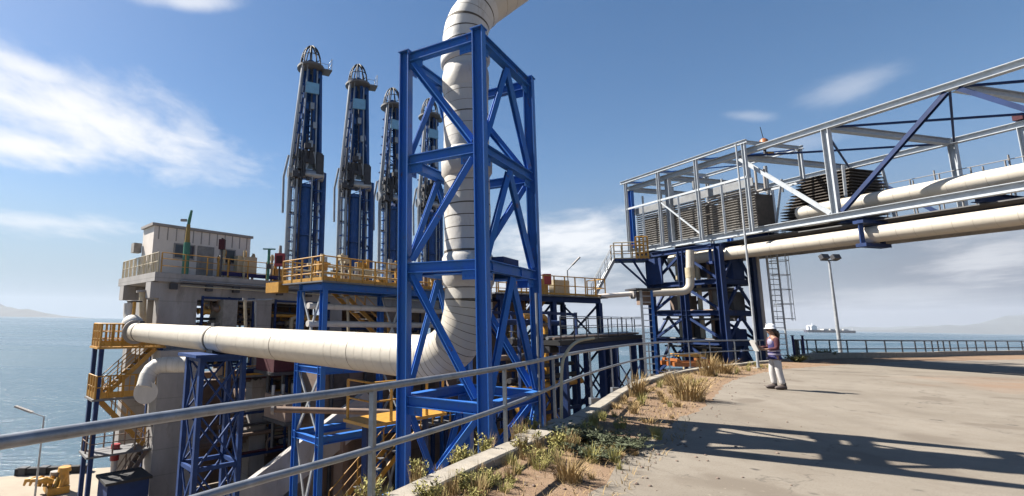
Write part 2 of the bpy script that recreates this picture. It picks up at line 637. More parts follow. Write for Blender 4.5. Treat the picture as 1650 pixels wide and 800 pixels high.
def surf_bump(nt, height, strength, dist):
    bp = nd(nt, 'ShaderNodeBump')
    bp.inputs['Strength'].default_value = strength
    bp.inputs['Distance'].default_value = dist
    nt.links.new(height, bp.inputs['Height'])
    nt.links.new(bp.outputs[0], nt.nodes['Principled BSDF'].inputs['Normal'])


nt = ground_mat.node_tree
g = nd(nt, 'ShaderNodeNewGeometry').outputs['Position']
c1, _ = noise_mix(nt, g, 1.3, .35, .65, (0.14, 0.083, 0.045), (0.195, 0.13, 0.08))
c2, _ = noise_mix(nt, g, 9, .55, .75, c1, (0.22, 0.175, 0.125))
c3, h3 = noise_mix(nt, g, 45, .62, .70, c2, (0.09, 0.06, 0.04), 3)
nt.links.new(c3, nt.nodes['Principled BSDF'].inputs['Base Color'])
nt.nodes['Principled BSDF'].inputs['Roughness'].default_value = .95
surf_bump(nt, h3, .8, .03)

road_mat = bpy.data.materials.new('worn_pale_road')
road_mat.use_nodes = True
nt = road_mat.node_tree
g = nd(nt, 'ShaderNodeNewGeometry').outputs['Position']
c1, _ = noise_mix(nt, g, .35, .35, .65, (0.132, 0.112, 0.087), (0.178, 0.156, 0.126))
c2, _ = noise_mix(nt, g, 2.2, .5, .8, c1, (0.125, 0.102, 0.078))
c3, h3 = noise_mix(nt, g, 60, .55, .72, c2, (0.08, 0.064, 0.048), 4)
# hairline cracks, old patches and oil drips
def crack(scale, wid, colr, amt, src):
    dn_ = nd(nt, 'ShaderNodeTexNoise')
    dn_.inputs['Scale'].default_value = 1.7
    dn_.inputs['Detail'].default_value = 6
    nt.links.new(g, dn_.inputs['Vector'])
    av = nd(nt, 'ShaderNodeVectorMath', operation='MULTIPLY_ADD')
    nt.links.new(dn_.outputs['Color'], av.inputs[0])
    av.inputs[1].default_value = (1.4, 1.4, 0)
    nt.links.new(g, av.inputs[2])
    vo = nd(nt, 'ShaderNodeTexVoronoi', feature='DISTANCE_TO_EDGE')
    vo.inputs['Scale'].default_value = scale
    nt.links.new(av.outputs[0], vo.inputs['Vector'])
    r_ = nd(nt, 'ShaderNodeMapRange')
    r_.inputs['From Min'].default_value = 0
    r_.inputs['From Max'].default_value = wid
    r_.inputs['To Min'].default_value = amt
    r_.inputs['To Max'].default_value = 0
    nt.links.new(vo.outputs['Distance'], r_.inputs['Value'])
    m_ = nd(nt, 'ShaderNodeMix', data_type='RGBA')
    nt.links.new(r_.outputs[0], m_.inputs['Factor'])
    nt.links.new(src, m_.inputs['A'])
    m_.inputs['B'].default_value = (*colr, 1)
    return m_.outputs['Result']


c3 = crack(.22, .005, (0.045, 0.037, 0.03), .6, c3)
c3 = crack(.75, .006, (0.07, 0.058, 0.047), .25, c3)
c3, _ = noise_mix(nt, g, .8, .60, .66, c3, (0.115, 0.095, 0.073), 3, .4)
c3, _ = noise_mix(nt, g, 3.1, .70, .76, c3, (0.055, 0.046, 0.038), 2, .4)
c3, _ = noise_mix(nt, g, 14, .66, .74, c3, (0.23, 0.2, 0.155), 4, .6)
# reddish earth washed over the right side of the road, with a ragged border
mpn = nd(nt, 'ShaderNodeVectorMath', operation='DISTANCE')
nt.links.new(g, mpn.inputs[0])
mpn.inputs[1].default_value = (23.3, 14.6, 0)
nzz = nd(nt, 'ShaderNodeTexNoise')
nzz.inputs['Scale'].default_value = .6
nzz.inputs['Detail'].default_value = 8
nt.links.new(g, nzz.inputs['Vector'])
adn = nd(nt, 'ShaderNodeMath', operation='MULTIPLY_ADD')
nt.links.new(nzz.outputs[0], adn.inputs[0])
adn.inputs[1].default_value = 7
nt.links.new(mpn.outputs['Value'], adn.inputs[2])
mrn = nd(nt, 'ShaderNodeMapRange')
mrn.inputs['From Min'].default_value = 6.0
mrn.inputs['From Max'].default_value = 9.0
mrn.inputs['To Min'].default_value = .7
mrn.inputs['To Max'].default_value = 0
nt.links.new(adn.outputs[0], mrn.inputs['Value'])
mxe = nd(nt, 'ShaderNodeMix', data_type='RGBA')
nt.links.new(mrn.outputs[0], mxe.inputs['Factor'])
nt.links.new(c3, mxe.inputs['A'])
mxe.inputs['B'].default_value = (0.17, 0.105, 0.065, 1)
# curved tyre tracks
wv = nd(nt, 'ShaderNodeVectorMath', operation='DISTANCE')
nt.links.new(g, wv.inputs[0])
wv.inputs[1].default_value = (24.0, 6.0, 0)
tr_out = mxe.outputs['Result']
for Rt in (15.2, 17.1, 13.2):
    d1 = nd(nt, 'ShaderNodeMath', operation='SUBTRACT')
    nt.links.new(wv.outputs['Value'], d1.inputs[0])
    d1.inputs[1].default_value = Rt
    d2 = nd(nt, 'ShaderNodeMath', operation='ABSOLUTE')
    nt.links.new(d1.outputs[0], d2.inputs[0])
    d3 = nd(nt, 'ShaderNodeMapRange')
    d3.inputs['From Min'].default_value = .02
    d3.inputs['From Max'].default_value = .28
    d3.inputs['To Min'].default_value = .3
    d3.inputs['To Max'].default_value = 0
    nt.links.new(d2.outputs[0], d3.inputs['Value'])
    d4 = nd(nt, 'ShaderNodeMath', operation='MULTIPLY')
    nt.links.new(d3.outputs[0], d4.inputs[0])
    nt.links.new(nzz.outputs[0], d4.inputs[1])
    mt = nd(nt, 'ShaderNodeMix', data_type='RGBA')
    nt.links.new(d4.outputs[0], mt.inputs['Factor'])
    nt.links.new(tr_out, mt.inputs['A'])
    mt.inputs['B'].default_value = (0.08, 0.064, 0.05, 1)
    tr_out = mt.outputs['Result']
nt.links.new(tr_out, nt.nodes['Principled BSDF'].inputs['Base Color'])
nt.nodes['Principled BSDF'].inputs['Roughness'].default_value = .9
surf_bump(nt, h3, .35, .012)

gp = EDGE + [V((230, -80, 0)), V((-40, -80, 0)), V((-25, -40, 0))]
gm = MB()
gm.add(gp, [list(range(len(gp)))[::-1]])
struct(gm.build('ground', ground_mat))

# the bank that falls from the road edge to the water
EN = normals(EDGE)
fine = resample(EDGE[:-4], .9)
fn_ = normals(fine)
rows = [(0.0, -0.01), (0.04, -1.1), (1.0, -1.9), (2.5, -3.0), (4, -4.3), (6, -6.2), (8.5, -8.6), (11, -10.6), (14, -12.4), (22, -13.2)]
bm_ = MB()
vs = []
rb = random.Random(3)
for i, p_ in enumerate(fine):
    for j, (d_, z_) in enumerate(rows):
        jx = 0 if j < 2 else rb.uniform(-.35, .35)
        jz = 0 if j < 2 else rb.uniform(-.3, .3)
        x_ = p_ + fn_[i] * (d_ + jx)
        vs.append(V((x_.x, x_.y, z_ + jz)))
nr = len(rows)
fs = [(i * nr + j, i * nr + j + 1, (i + 1) * nr + j + 1, (i + 1) * nr + j) for i in range(len(fine) - 1) for j in range(nr - 1)]
bm_.add(vs, fs)
struct(bm_.build('rock_bank', M['rock']))

ROAD_L = smooth_path([(-4.96, -8), (-0.59, 1), (0.99, 3.4), (2.3, 5.23), (3.46, 6.8), (5.09, 8.66), (7.81, 11.54), (11.83, 16.28), (15.51, 19.6), (19.85, 22.7), (29.57, 28.0), (38.85, 31.3), (55.61, 37.5), (82.75, 45)], 4)
jit = random.Random(5)
ROAD_L = [V((p.x + jit.uniform(-.09, .09), p.y + jit.uniform(-.09, .09), .004)) for p in resample(ROAD_L, .35)]
rm = MB()
rp_ = ROAD_L + [V((85, 30, .004)), V((60, -20, .004)), V((-6, -20, .004))]
rm.add(rp_, [list(range(len(rp_)))[::-1]])
struct(rm.build('road', road_mat))

# lower jetty apron beside the water
P2, Q2 = V((-.575, .65, 0)), V((.866, .76, 0))     # along and across the jetty (survey units)
ap = MB()
poly = [(-56.21, 22), (-24.82, 34.6), (-19.56, 36.9), (-13.37, 39), (12.92, 40), (9.07, 30), (-1.92, 16), (-13.34, 4), (-28.77, 6)]
n_ = len(poly)
ap.add([(x, y, LOW_Z) for x, y in poly] + [(x, y, LOW_Z - 3) for x, y in poly],
       [list(range(n_))[::-1]] + [(i, (i + 1) % n_, (i + 1) % n_ + n_, i + n_) for i in range(n_)])
struct(ap.build('jetty_apron', M['apron']))

sea_mat = bpy.data.materials.new('sea_water')
sea_mat.use_nodes = True
nt = sea_mat.node_tree
b_ = nt.nodes['Principled BSDF']
b_.inputs['Base Color'].default_value = (0.04, 0.075, 0.10, 1)
b_.inputs['Roughness'].default_value = .16
b_.inputs['IOR'].default_value = 1.33
g = nd(nt, 'ShaderNodeNewGeometry').outputs['Position']
mp1 = nd(nt, 'ShaderNodeMapping')
mp1.inputs['Scale'].default_value = (.35, 1, 1)
mp1.inputs['Rotation'].default_value = (0, 0, RAD(-25))
nt.links.new(g, mp1.inputs[0])
w1 = nd(nt, 'ShaderNodeTexNoise')
w1.inputs['Scale'].default_value = .7
w1.inputs['Detail'].default_value = 8
w1.inputs['Roughness'].default_value = .62
nt.links.new(mp1.outputs[0], w1.inputs['Vector'])
bp_ = nd(nt, 'ShaderNodeBump')
bp_.inputs['Strength'].default_value = .85
bp_.inputs['Distance'].default_value = .5
nt.links.new(w1.outputs[0], bp_.inputs['Height'])
nt.links.new(bp_.outputs[0], b_.inputs['Normal'])
# wind lanes: rougher and smoother water in long streaks
mp2 = nd(nt, 'ShaderNodeMapping')
mp2.inputs['Scale'].default_value = (.0022, .02, 1)
mp2.inputs['Rotation'].default_value = (0, 0, RAD(8))
nt.links.new(g, mp2.inputs[0])
w2 = nd(nt, 'ShaderNodeTexNoise')
w2.inputs['Scale'].default_value = 1
w2.inputs['Detail'].default_value = 5
nt.links.new(mp2.outputs[0], w2.inputs['Vector'])
r2_ = nd(nt, 'ShaderNodeMapRange')
r2_.inputs['From Min'].default_value = .35
r2_.inputs['From Max'].default_value = .65
r2_.inputs['To Min'].default_value = .12
r2_.inputs['To Max'].default_value = .34
nt.links.new(w2.outputs[0], r2_.inputs['Value'])
nt.links.new(r2_.outputs[0], b_.inputs['Roughness'])
sm = MB()
ringn = 96
radii = [1, 60, 300, 1500, 6000, 17000]
vs = [V((rr * math.sin(2 * math.pi * k / ringn), rr * math.cos(2 * math.pi * k / ringn), SEA_Z)) for rr in radii for k in range(ringn)]
fs = [(i * ringn + k, (i + 1) * ringn + k, (i + 1) * ringn + (k + 1) % ringn, i * ringn + (k + 1) % ringn) for i in range(len(radii) - 1) for k in range(ringn)]
fs.append(list(range(ringn)))
sm.add(vs, fs)
so = sm.build('sea', sea_mat)
struct(so)

hill_mat = mat('far_hill_scrub', (0.035, 0.042, 0.045), 0.95, var=.4, scale=.002)


def hills(name, px0, px1, Y, prof, seed):
    rh = random.Random(seed)
    n = 90
    a = on(px0, 520, 0)
    m_ = MB()
    vs = []
    for i in range(n + 1):
        t = i / n
        px = px0 + (px1 - px0) * t
        d = ray(px, 525)
        x = d.x / d.y * Y
        k = t * (len(prof) - 1)
        j = min(int(k), len(prof) - 2)
        h = prof[j] * (1 - (k - j)) + prof[j + 1] * (k - j)
        h *= 1 + .12 * math.sin(t * 31 + seed) + .07 * math.sin(t * 83)
        h += rh.uniform(0, 6)
        for fy, fh in ((-.12, 0), (-.07, .45 + rh.uniform(-.1, .1)), (-.03, .8 + rh.uniform(-.1, .1)), (0, 1), (.05, .7), (.12, 0)):
            vs.append(V((x * (1 + fy * .3), Y * (1 + fy), SEA_Z - 1 + h * fh)))
    fs = [(i * 6 + j, (i + 1) * 6 + j, (i + 1) * 6 + j + 1, i * 6 + j + 1) for i in range(n) for j in range(5)]
    m_.add(vs, fs, True)
    return struct(m_.build(name, hill_mat))


hills('right_hills', 1370, 2000, 10500, [0, 60, 130, 230, 400, 520, 560, 480, 420, 300], 1)
hills('far_right_hills', 1180, 1760, 13500, [0, 40, 110, 160, 200, 330, 300], 4)
hills('left_hills', -260, 130, 13000, [200, 300, 420, 330, 380, 470, 300, 180, 60, 0], 2)

# kerb strip of separate blocks cast in a line
def strip(path, w, h, name, m, gap=.012, seg=1.5, z0=-.05):
    kb = MB()
    rs = resample(path, .3)
    run = []
    k = max(1, int(seg / .3))
    rr = random.Random(9)
    for i in range(0, len(rs) - 1, k):
        pts = rs[i:i + k + 1]
        if len(pts) < 2:
            continue
        ns = normals(pts)
        hh = h + rr.uniform(-.012, .012)
        vs = []
        for p, n in zip(pts, ns):
            for (o, z) in ((-w / 2, z0), (-w / 2, hh - .02), (-w / 2 + .02, hh), (w / 2 - .02, hh), (w / 2, hh - .02), (w / 2, z0)):
                q_ = p + n * o
                vs.append(V((q_.x, q_.y, z)))
        if gap:
            d0 = (pts[1] - pts[0]).normalized() * gap
            for j in range(6):
                vs[j] += d0
        L = len(pts)
        fs = [(a * 6 + j, a * 6 + j + 1, (a + 1) * 6 + j + 1, (a + 1) * 6 + j) for a in range(L - 1) for j in range(5)]
        fs += [(5, 4, 3, 2, 1, 0), tuple((L - 1) * 6 + j for j in range(6))]
        kb.add(vs, fs)
    return kb.build(name, m)


struct(strip(KERB, .27, .11, 'kerb', M['kerb']))
wallp = [p for p in EDGE if p.y > 28.2 and p.x < 120]
wallp = [V((p.x + .25, p.y - .45, 0)) for p in wallp]
tag(strip(wallp, .3, .34, 'low_wall', M['kerb'], 0, 6), 'long low concrete edge wall along the far side of the road', 'wall')


# ------------------------------------------------------------------ guard rails of the road
def road_rail(path, name, label, post_at, m='rail', k=1.0):
    path = [V(p) for p in path]
    rt = thing(name, label, 'railing', path[0])
    MB().tube([p + V((0, 0, 1.1)) for p in path], .036 * k, 12).build('top_rail', M[m], rt)
    MB().tube([p + V((0, 0, .56)) for p in path], .03 * k, 12).build('middle_rail', M[m], rt)
    for p in post_at:
        p = V(p)
        pm = MB()
        pm.bar(p + V((0, 0, -.45)), p + V((0, 0, 1.075)), .07 * k, .045 * k)
        pm.box(p + V((.05, -.02, -.12)), (.22, .14, .16))
        pm.build('post', M[m], rt)
    return rt


RAIL = smooth_path([(-6.17, -4, 0), (-1.77, 2.45, 0), (0.03, 4.64, 0), (1.91, 7.08, 0), (5.48, 12.35, 0), (10.66, 18.9, 0), (16.59, 24.1, 0), (23.35, 28.35, 0)], 6)
posts = [(-3.74, -.4, 0), (-1.8, 2.42, 0), (0.03, 4.64, 0), (1.91, 7.08, 0)]
acc = 0
for a_, b2 in zip(RAIL, RAIL[1:]):
    if a_.y > 7.0:
        acc += (b2 - a_).length
        if acc > 2.55:
            posts.append(tuple(b2))
            acc = 0
road_rail(RAIL, 'guard_railing', 'grey galvanised two-bar guard railing running from the foreground along the kerb', posts)
FAR = smooth_path([(25.61, 29.7, 0), (27.51, 30.4, 0), (37.64, 34.0, 0), (44.19, 37.0, 0), (54.46, 41.1, 0), (73.51, 47.6, 0)], 6)
fp = resample(FAR, 2.3)
road_rail(FAR, 'guard_railing', 'far dark two-bar guard railing between the road and the open sea', fp, 'dark', 1.15)


# ------------------------------------------------------------------ blue support tower
TM = V((1.90, 8.27, 0))
TL = TM + V((-.839, .545, 0)) * 1.53
TR = TM + V((.643, .766, 0)) * 2.33
TB = TL + TR - TM
Zt = [6.97, 4.82, 2.72, .32, -1.6]
tw = thing('pipe_support_tower', 'tall square blue steel frame tower standing round the vertical cream pipe', 'steel tower', (TM.x, TM.y, -2.6))
U = (TL - TM).normalized()
Wd = (TR - TM).normalized()
for c in (TM, TL, TR, TB):
    m_ = MB()
    m_.hsec(c + V((0, 0, -2.6)), c + V((0, 0, Zt[0] + .14)), .2, .2, .02, up=U)
    # solid edge plate between the flanges' lips, as on a welded box column
    m_.build('column', M['blue'], tw)
    MB().box(c + V((0, 0, -2.59)), (.5, .5, .04), (U, Wd, V((0, 0, 1)))).build('base_plate', M['blue'], tw)
    MB().box(c + V((0, 0, Zt[0] + .152)), (.23, .23, .02), (U, Wd, V((0, 0, 1)))).build('cap_plate', M['blue'], tw)
faces = [(TM, TL), (TM, TR), (TL, TB), (TR, TB)]
for a, b in faces:
    d = (b - a).normalized()
    for z in Zt:
        MB().hsec(a + d * .11 + V((0, 0, z)), b - d * .11 + V((0, 0, z)), .15, .19, .016).build('beam', M['blue'], tw)
        out = V((d.y, -d.x, 0))
        for s_, e_ in ((a, d), (b, -d)):
            gm_ = MB().box(s_ + e_ * .24 + V((0, 0, z - .1)), (.27, .014, .3), (d, out, V((0, 0, 1))))
            for bx_ in (-.08, 0, .08):
                for bz_ in (-.09, .02):
                    gm_.box(s_ + e_ * (.24 + bx_) + V((0, 0, z - .1 + bz_)), (.026, .04, .026), (d, out, V((0, 0, 1))))
            gm_.build('gusset_plate', M['blue'], tw)


def brace(a, b, w=.115):
    MB().hsec(a, b, w, w, .016, up=V((0.3, -.9, .1))).build('brace', M['blue'], tw)


H = lambda c, z: c + V((0, 0, z))
for (a, b) in ((TM, TL), (TR, TB)):
    d = (b - a).normalized() * .16
    brace(H(b - d, Zt[0] - .16), H(a + d, Zt[1] + .16))
    brace(H(a + d, Zt[1] - .16), H(b - d, Zt[2] + .16))
    brace(H(b - d, Zt[2] - .16), H(a + d, Zt[3] + .16))
    brace(H(a + d, Zt[3] - .16), H(b - d, Zt[4] + .16))
for (a, b) in ((TM, TR), (TL, TB)):
    mid = (a + b) / 2
    d = (b - a).normalized() * .16
    for i in range(4):
        if i % 2 == 0 or i == 1:
            brace(H(mid, Zt[i] - .14), H(a + d, Zt[i + 1] + .16), .1)
            brace(H(mid, Zt[i] - .14), H(b - d, Zt[i + 1] + .16), .1)
        else:
            brace(H(a + d, Zt[i] - .16), H(mid, Zt[i + 1] + .14), .1)
            brace(H(b - d, Zt[i] - .16), H(mid, Zt[i + 1] + .14), .1)
MB().tube([H(TR + V((-.06, -.2, 0)), -.6), H(TR + V((-.06, -.2, 0)), 2.35)], .022, 8).build('conduit', M['silver'], tw)
# pipe guide collar beams at the third level
for k_, off in enumerate((-.62, .62)):
    s_ = (TM + TL) / 2 + Wd * (.97 + off)
    MB().hsec(H(s_ + U * -.8, Zt[2] - .02), H(s_ + U * .8, Zt[2] - .02), .18, .2, .016).build('guide_beam', M['blue'], tw)
MB().box(H((TR + TM) / 2 + U * .35 + Wd * .25, Zt[2] + .12), (.5, .7, .3), (U, Wd, V((0, 0, 1)))).build('guide_block', M['navy'], tw)
# spread foot with flanged members near the ground
ft = MB()
ft.hsec(H(TL + V((-.35, -.35, 0)), -1.25), H(TM + V((-.5, -.1, 0)), -1.05), .16, .16, .014)
ft.build('foot_beam', M['blue'], tw)
ft = MB()
ft.hsec(H(TL + V((.1, -.4, 0)), -1.35), H(TM + V((-.3, -.3, 0)), -2.3), .16, .16, .014)
ft.build('foot_strut', M['blue'], tw)


# ------------------------------------------------------------------ large insulated pipe
PC = (TM + TL + TR + TB) / 4 + V((-.10, .0, 0))
PR = .46
pd = V((-.575, .65, 0))


def clad_tube(pts, r, step, seam=.012, n=32, big_every=0, seam_id=1, bump=1.0, worn=0, collars=()):
    """cladding laid in rings: each ring a touch barrelled, a seam between two rings"""
    pts = [V(p) for p in pts]
    cum = [0]
    for a, b in zip(pts, pts[1:]):
        cum.append(cum[-1] + (b - a).length)
    total_ = cum[-1]

    def P(s):
        s = min(max(s, 0), total_)
        for i in range(len(cum) - 1):
            if s <= cum[i + 1] + 1e-9:
                return lerp(pts[i], pts[i + 1], (s - cum[i]) / max(1e-9, cum[i + 1] - cum[i]))
        return pts[-1]
    rr = random.Random(int(r * 1000) + len(pts))
    nseg = max(1, int(total_ / step))
    st = total_ / nseg
    m_ = MB()
    ss, rads, ids = [], [], []
    for i in range(nseg):
        s0, s1 = i * st, (i + 1) * st
        big = big_every and i % big_every == 0
        sm_ = seam * rr.uniform(.5, 1.5) * (2.4 if big else 1)
        jr = r * (1 + rr.uniform(-.0035, .0035) * bump)
        ss += [(s0, s0 + sm_), (s0 + sm_, s1)]
        rads += [jr * (1.008 if big else .994), jr]
        ids += [2 if big else seam_id, 0]
    u = None
    cache = {}
    for (sa, sb), jr, mid in zip(ss, rads, ids):
        strip_ = []
        for q_ in (sa, sb):
            key = round(q_, 5)
            if key not in cache:
                tg = (P(q_ + .03) - P(q_ - .03)).normalized()
                if u is None:
                    u = V((0, 0, 1)) if abs(tg.z) < .9 else V((1, 0, 0))
                u = (u - tg * u.dot(tg)).normalized()
                cache[key] = (P(q_), u.copy(), tg.cross(u))
            c0, uu, ww = cache[key]
            strip_.append([c0 + (uu * math.cos(2 * math.pi * k / n) + ww * math.sin(2 * math.pi * k / n)) * jr for k in range(n)])
        m_.add(strip_[0] + strip_[1], [(k, (k + 1) % n, n + (k + 1) % n, n + k) for k in range(n)], True, mid)
    for e, e2 in ((P(0), P(.01)), (P(total_), P(total_ - .01))):
        m_.tube([e, e2], r * .98, n)
    return m_


pipe = thing('insulated_pipe', 'huge cream clad pipe running level, then turning straight up inside the blue tower', 'pipe', (PC.x, PC.y, 1.0))
zax = 1.0
Rb = 1.15
corner = V((PC.x, PC.y, zax))
far_end = corner + pd * 24.6
low = bend(far_end, corner, corner + V((0, 0, 6)), Rb, 16)
arc = low[1:-1]
clad3 = [M['clad'], M['seam_pale'], M['seam']]
clad3w = [M['clad_worn'], M['seam'], M['seam']]
clad_tube([far_end, arc[0]], PR, .30, .007, 40, 12, bump=.6).build('level_run', clad3, pipe)
clad_tube(arc, PR * 1.01, .12, .011, 40, 0).build('lower_elbow', [M['clad'], M['seam'], M['seam']], pipe)
top_z = 7.35
clad_tube([arc[-1], V((PC.x, PC.y, top_z))], PR, .235, .014, 40, 4, bump=2.4).build('riser', clad3w, pipe)
for z, rr_, hh in ((4.95, 1.11, .42), (2.75, 1.10, .5), (6.75, 1.05, .3)):
    m_ = MB()
    m_.tube([H(PC, z - hh / 2 - .08), H(PC, z - hh / 2), H(PC, z), H(PC, z + hh / 2), H(PC, z + hh / 2 + .08)], [PR * 1.005, PR * rr_, PR * rr_ * 1.01, PR * rr_, PR * 1.005], 40, caps=False)
    m_.build('collar', M['clad_worn'], pipe)
ed = V((.80, .10, .68)).normalized()
cz = V((PC.x, PC.y, 8.2))
up = bend(V((PC.x, PC.y, top_z)), cz, cz + ed * 12, 1.1, 14)
clad_tube(up[:-1], PR * 1.03, .2, .02, 40, 3, bump=2).build('upper_elbow', clad3w, pipe)
clad_tube([up[-2], up[-1]], PR, .3, .012, 40, 0).build('overhead_run', clad3, pipe)
m_ = MB()
m_.tube([H(PC, 7.12), H(PC, 7.16), H(PC, 7.32), H(PC, 7.36)], [PR, PR * 1.12, PR * 1.12, PR], 40, caps=False)
m_.build('collar', M['clad_worn'], pipe)
# flanged clamp bands on the level run
for t in (13.4, 23.6):
    c_ = corner + pd * t
    m_ = MB()
    m_.tube([c_ - pd * .09, c_ - pd * .08, c_ + pd * .08, c_ + pd * .09], [PR, PR * 1.035, PR * 1.035, PR], 40, caps=False)
    m_.build('clamp_band', M['seam'], pipe)
    MB().box(c_ + V((0, 0, PR + .06)), (.3, .2, .12), (pd, Q2, V((0, 0, 1)))).build('clamp_lug', M['dark'], pipe)


# ------------------------------------------------------------------ concrete jetty platform
PCN = V((-12.12, 27, 0))


def PQ(a, b, z):
    return PCN + P2 * a + Q2 * b + V((0, 0, z))


AXPQ = (P2, Q2, V((0, 0, 1)))
Z3 = V((0, 0, 1))
MS = 0
jp = thing('jetty_platform', 'grey concrete jetty platform on thick columns carrying the white cabin and the loading arms', 'platform', PQ(0, 0, LOW_Z))
MB().box(PQ(4.25, 12.7, 4.05), (8.5, 25.4, .5), AXPQ).build('deck_slab', M['concrete'], jp)
MB().box(PQ(4.25, 12.7, 3.78), (8.3, 25.0, .05), AXPQ).build('deck_soffit', M['concrete'], jp)
for a_ in (.75, 6.9):
    MB().box(PQ(a_, 12.2, 3.3), (1.0, 24.6, .9), AXPQ).build('edge_beam', M['concrete'], jp)
for b_q in (1.3, 6.1, 11.2, 16.3, 21.4, 24.2):
    for a_ in (.75, 6.9):
        w_ = 1.9 if b_q < 2 else .95
        z1 = 2.85
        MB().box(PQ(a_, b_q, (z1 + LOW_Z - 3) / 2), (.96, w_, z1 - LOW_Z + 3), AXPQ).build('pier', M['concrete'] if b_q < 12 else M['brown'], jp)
    MB().box(PQ(3.8, b_q, 3.2), (5.1, .7, .8), AXPQ).build('cross_beam', M['concrete'], jp)
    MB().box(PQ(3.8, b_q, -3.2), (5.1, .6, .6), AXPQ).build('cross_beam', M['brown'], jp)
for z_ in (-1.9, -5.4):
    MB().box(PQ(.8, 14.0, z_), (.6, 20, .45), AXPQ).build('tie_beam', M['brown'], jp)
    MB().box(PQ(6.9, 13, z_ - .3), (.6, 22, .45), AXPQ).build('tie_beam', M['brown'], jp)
MB().box(PQ(-.35, 1.35, -6.1), (1.3, 2.1, 12.2), AXPQ).build('pier', M['concrete'], jp)
MB().box(PQ(4.2, 9.2, .2), (.3, 4.4, 5.6), AXPQ).build('dark_back_wall', M['brown'], jp)
MB().box(PQ(4.6, 7.2, -5.6), (.3, 9.5, 6.6), AXPQ).build('dark_back_wall', M['brown'], jp)  # brown sheet added to darken the openings under the deck
MB().box(PQ(5.2, 18.4, -1.2), (.3, 9.5, 8), AXPQ).build('dark_back_wall', M['brown'], jp)
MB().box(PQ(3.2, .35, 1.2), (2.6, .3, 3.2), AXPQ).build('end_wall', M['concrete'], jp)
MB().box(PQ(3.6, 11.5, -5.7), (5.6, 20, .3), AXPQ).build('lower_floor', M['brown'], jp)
railing(jp, [PQ(8.3, .15, 4.3), PQ(.15, .15, 4.3)], 1.15, .9, 'cream', .03, .035, pickets=.3)
railing(jp, [PQ(.15, .3, 4.3), PQ(.15, 8.4, 4.3)], 1.15, 1.4, 'yellow', .026, .03, (.35, .7))
# brackets under the slab edge
for b_q in (.9, 2.7, 4.2, 6.9, 8.9):
    MB().box(PQ(-.1, b_q, 3.55), (.3, .35, .35), AXPQ).build('bracket', M['dark'], jp)

for k_ in range(3):
    MB().tube([PQ(-.16 - .05 * k_, 1.2, 3.9 - .16 * k_), PQ(-.16 - .05 * k_, 24, 3.9 - .16 * k_)], .04, 6).build('cable_run', M[('silver', 'dark', 'cream')[k_]], jp)
cb = thing('control_cabin', 'white flat-roofed cabin with a dark window standing on the jetty platform', 'cabin', PQ(3.6, 3.2, 4.3))
a0, a1, b0, b1 = 2.5, 4.9, .35, 5.9
MB().box(PQ((a0 + a1) / 2, (b0 + b1) / 2, 5.8), (a1 - a0, b1 - b0, 3.0), AXPQ).build('wall', M['white'], cb)
MB().box(PQ((a0 + a1) / 2, (b0 + b1) / 2, 7.39), (a1 - a0 + .25, b1 - b0 + .25, .16), AXPQ).build('roof', M['greyp'], cb)
for (bq, w_) in ((2.0, 1.0), (4.5, .8)):
    f_ = MB()
    f_.box(PQ(a0 - .03, bq, 5.9), (.05, w_ + .16, .96), AXPQ)
    f_ = f_.build('window', M['greyp'], cb)
    MB().box(PQ(a0 - .06, bq, 5.9), (.03, w_, .8), AXPQ).build('pane', M['glass'], f_)
dd = MB().box(PQ(a0 - .03, 3.2, 5.35), (.05, .95, 2.06), AXPQ).build('door', M['slat'], cb)
MB().box(PQ(a0 - .08, 2.86, 5.35), (.05, .14, .04), AXPQ).build('handle', M['silver'], dd)
for k in range(12):
    MB().box(PQ(a0 - .012, b0 + .25 + k * .46, 6.9), (.03, .05, .8), AXPQ).build('panel_rib', M['greyp'], cb)
MB().box(PQ(5.1, b0 - .25, 6.1), (.7, .4, .6), AXPQ).build('air_conditioner', M['slat'], cb)

# things standing on the platform deck
PZ = 4.3


def deck_at(px, Y):
    q_ = at(px, 440, Y)
    return V((q_.x, q_.y, PZ))


b0_ = deck_at(298, 28.4)
fm = thing('fire_monitor', 'dark green fire monitor tower with an ochre top and a nozzle beside the white cabin', 'fire monitor', b0_)
MB().tube([H(b0_, 0), H(b0_, 1.9)], [.2, .19], 12).build('mast', M['green'], fm)
MB().tube([H(b0_, 1.9), H(b0_, 3.0)], [.16, .11], 10).build('riser_pipe', M['ochre'], fm)
MB().tube([H(b0_, 3.0), H(b0_ + V((.04, -.02, 0)), 3.3), H(b0_ + V((.16, -.1, 0)), 3.85)], [.09, .1, .07], 10).build('nozzle', M['green'], fm)
MB().box(H(b0_ + V((-.3, 0, 0)), 3.25), (.35, .14, .14)).build('valve_wheel', M['greyp'], fm)
for px, Y, hh, lab in ((355, 29.5, 2.4, 'slim post with a dark maroon box in front of the cabin wall'), ):
    b = deck_at(px, Y)
    t_ = thing('call_post', lab, 'call post', b)
    MB().tube([b, H(b, hh)], .07, 8).build('post', M['dark'], t_)
    MB().box(H(b, hh - .4), (.34, .3, .62)).build('box', M['maroon'], t_)
for px, Y, lab in ((450, 31.5, 'bright red call box on a post, left of the loading arms'),):
    b = deck_at(px, Y)
    t_ = thing('call_post', lab, 'call post', b)
    MB().tube([b, H(b, 1.8)], .06, 8).build('post', M['dark'], t_)
    MB().box(H(b, 1.35), (.62, .4, .85)).build('box', M['red'], t_)
    MB().box(H(b + V((0, -.21, 0)), 1.35), (.4, .02, .5)).build('door', M['maroon'], t_)
    MB().tube([H(b, 1.8), H(b, 2.3)], [.12, .09], 8).build('beacon', M['greyp'], t_)
b = deck_at(432, 31.0)
t_ = thing('valve_post', 'green T-shaped valve post between the cabin and the red call box', 'valve post', b)
MB().tube([b, H(b, 1.95)], .09, 8).build('post', M['green'], t_)
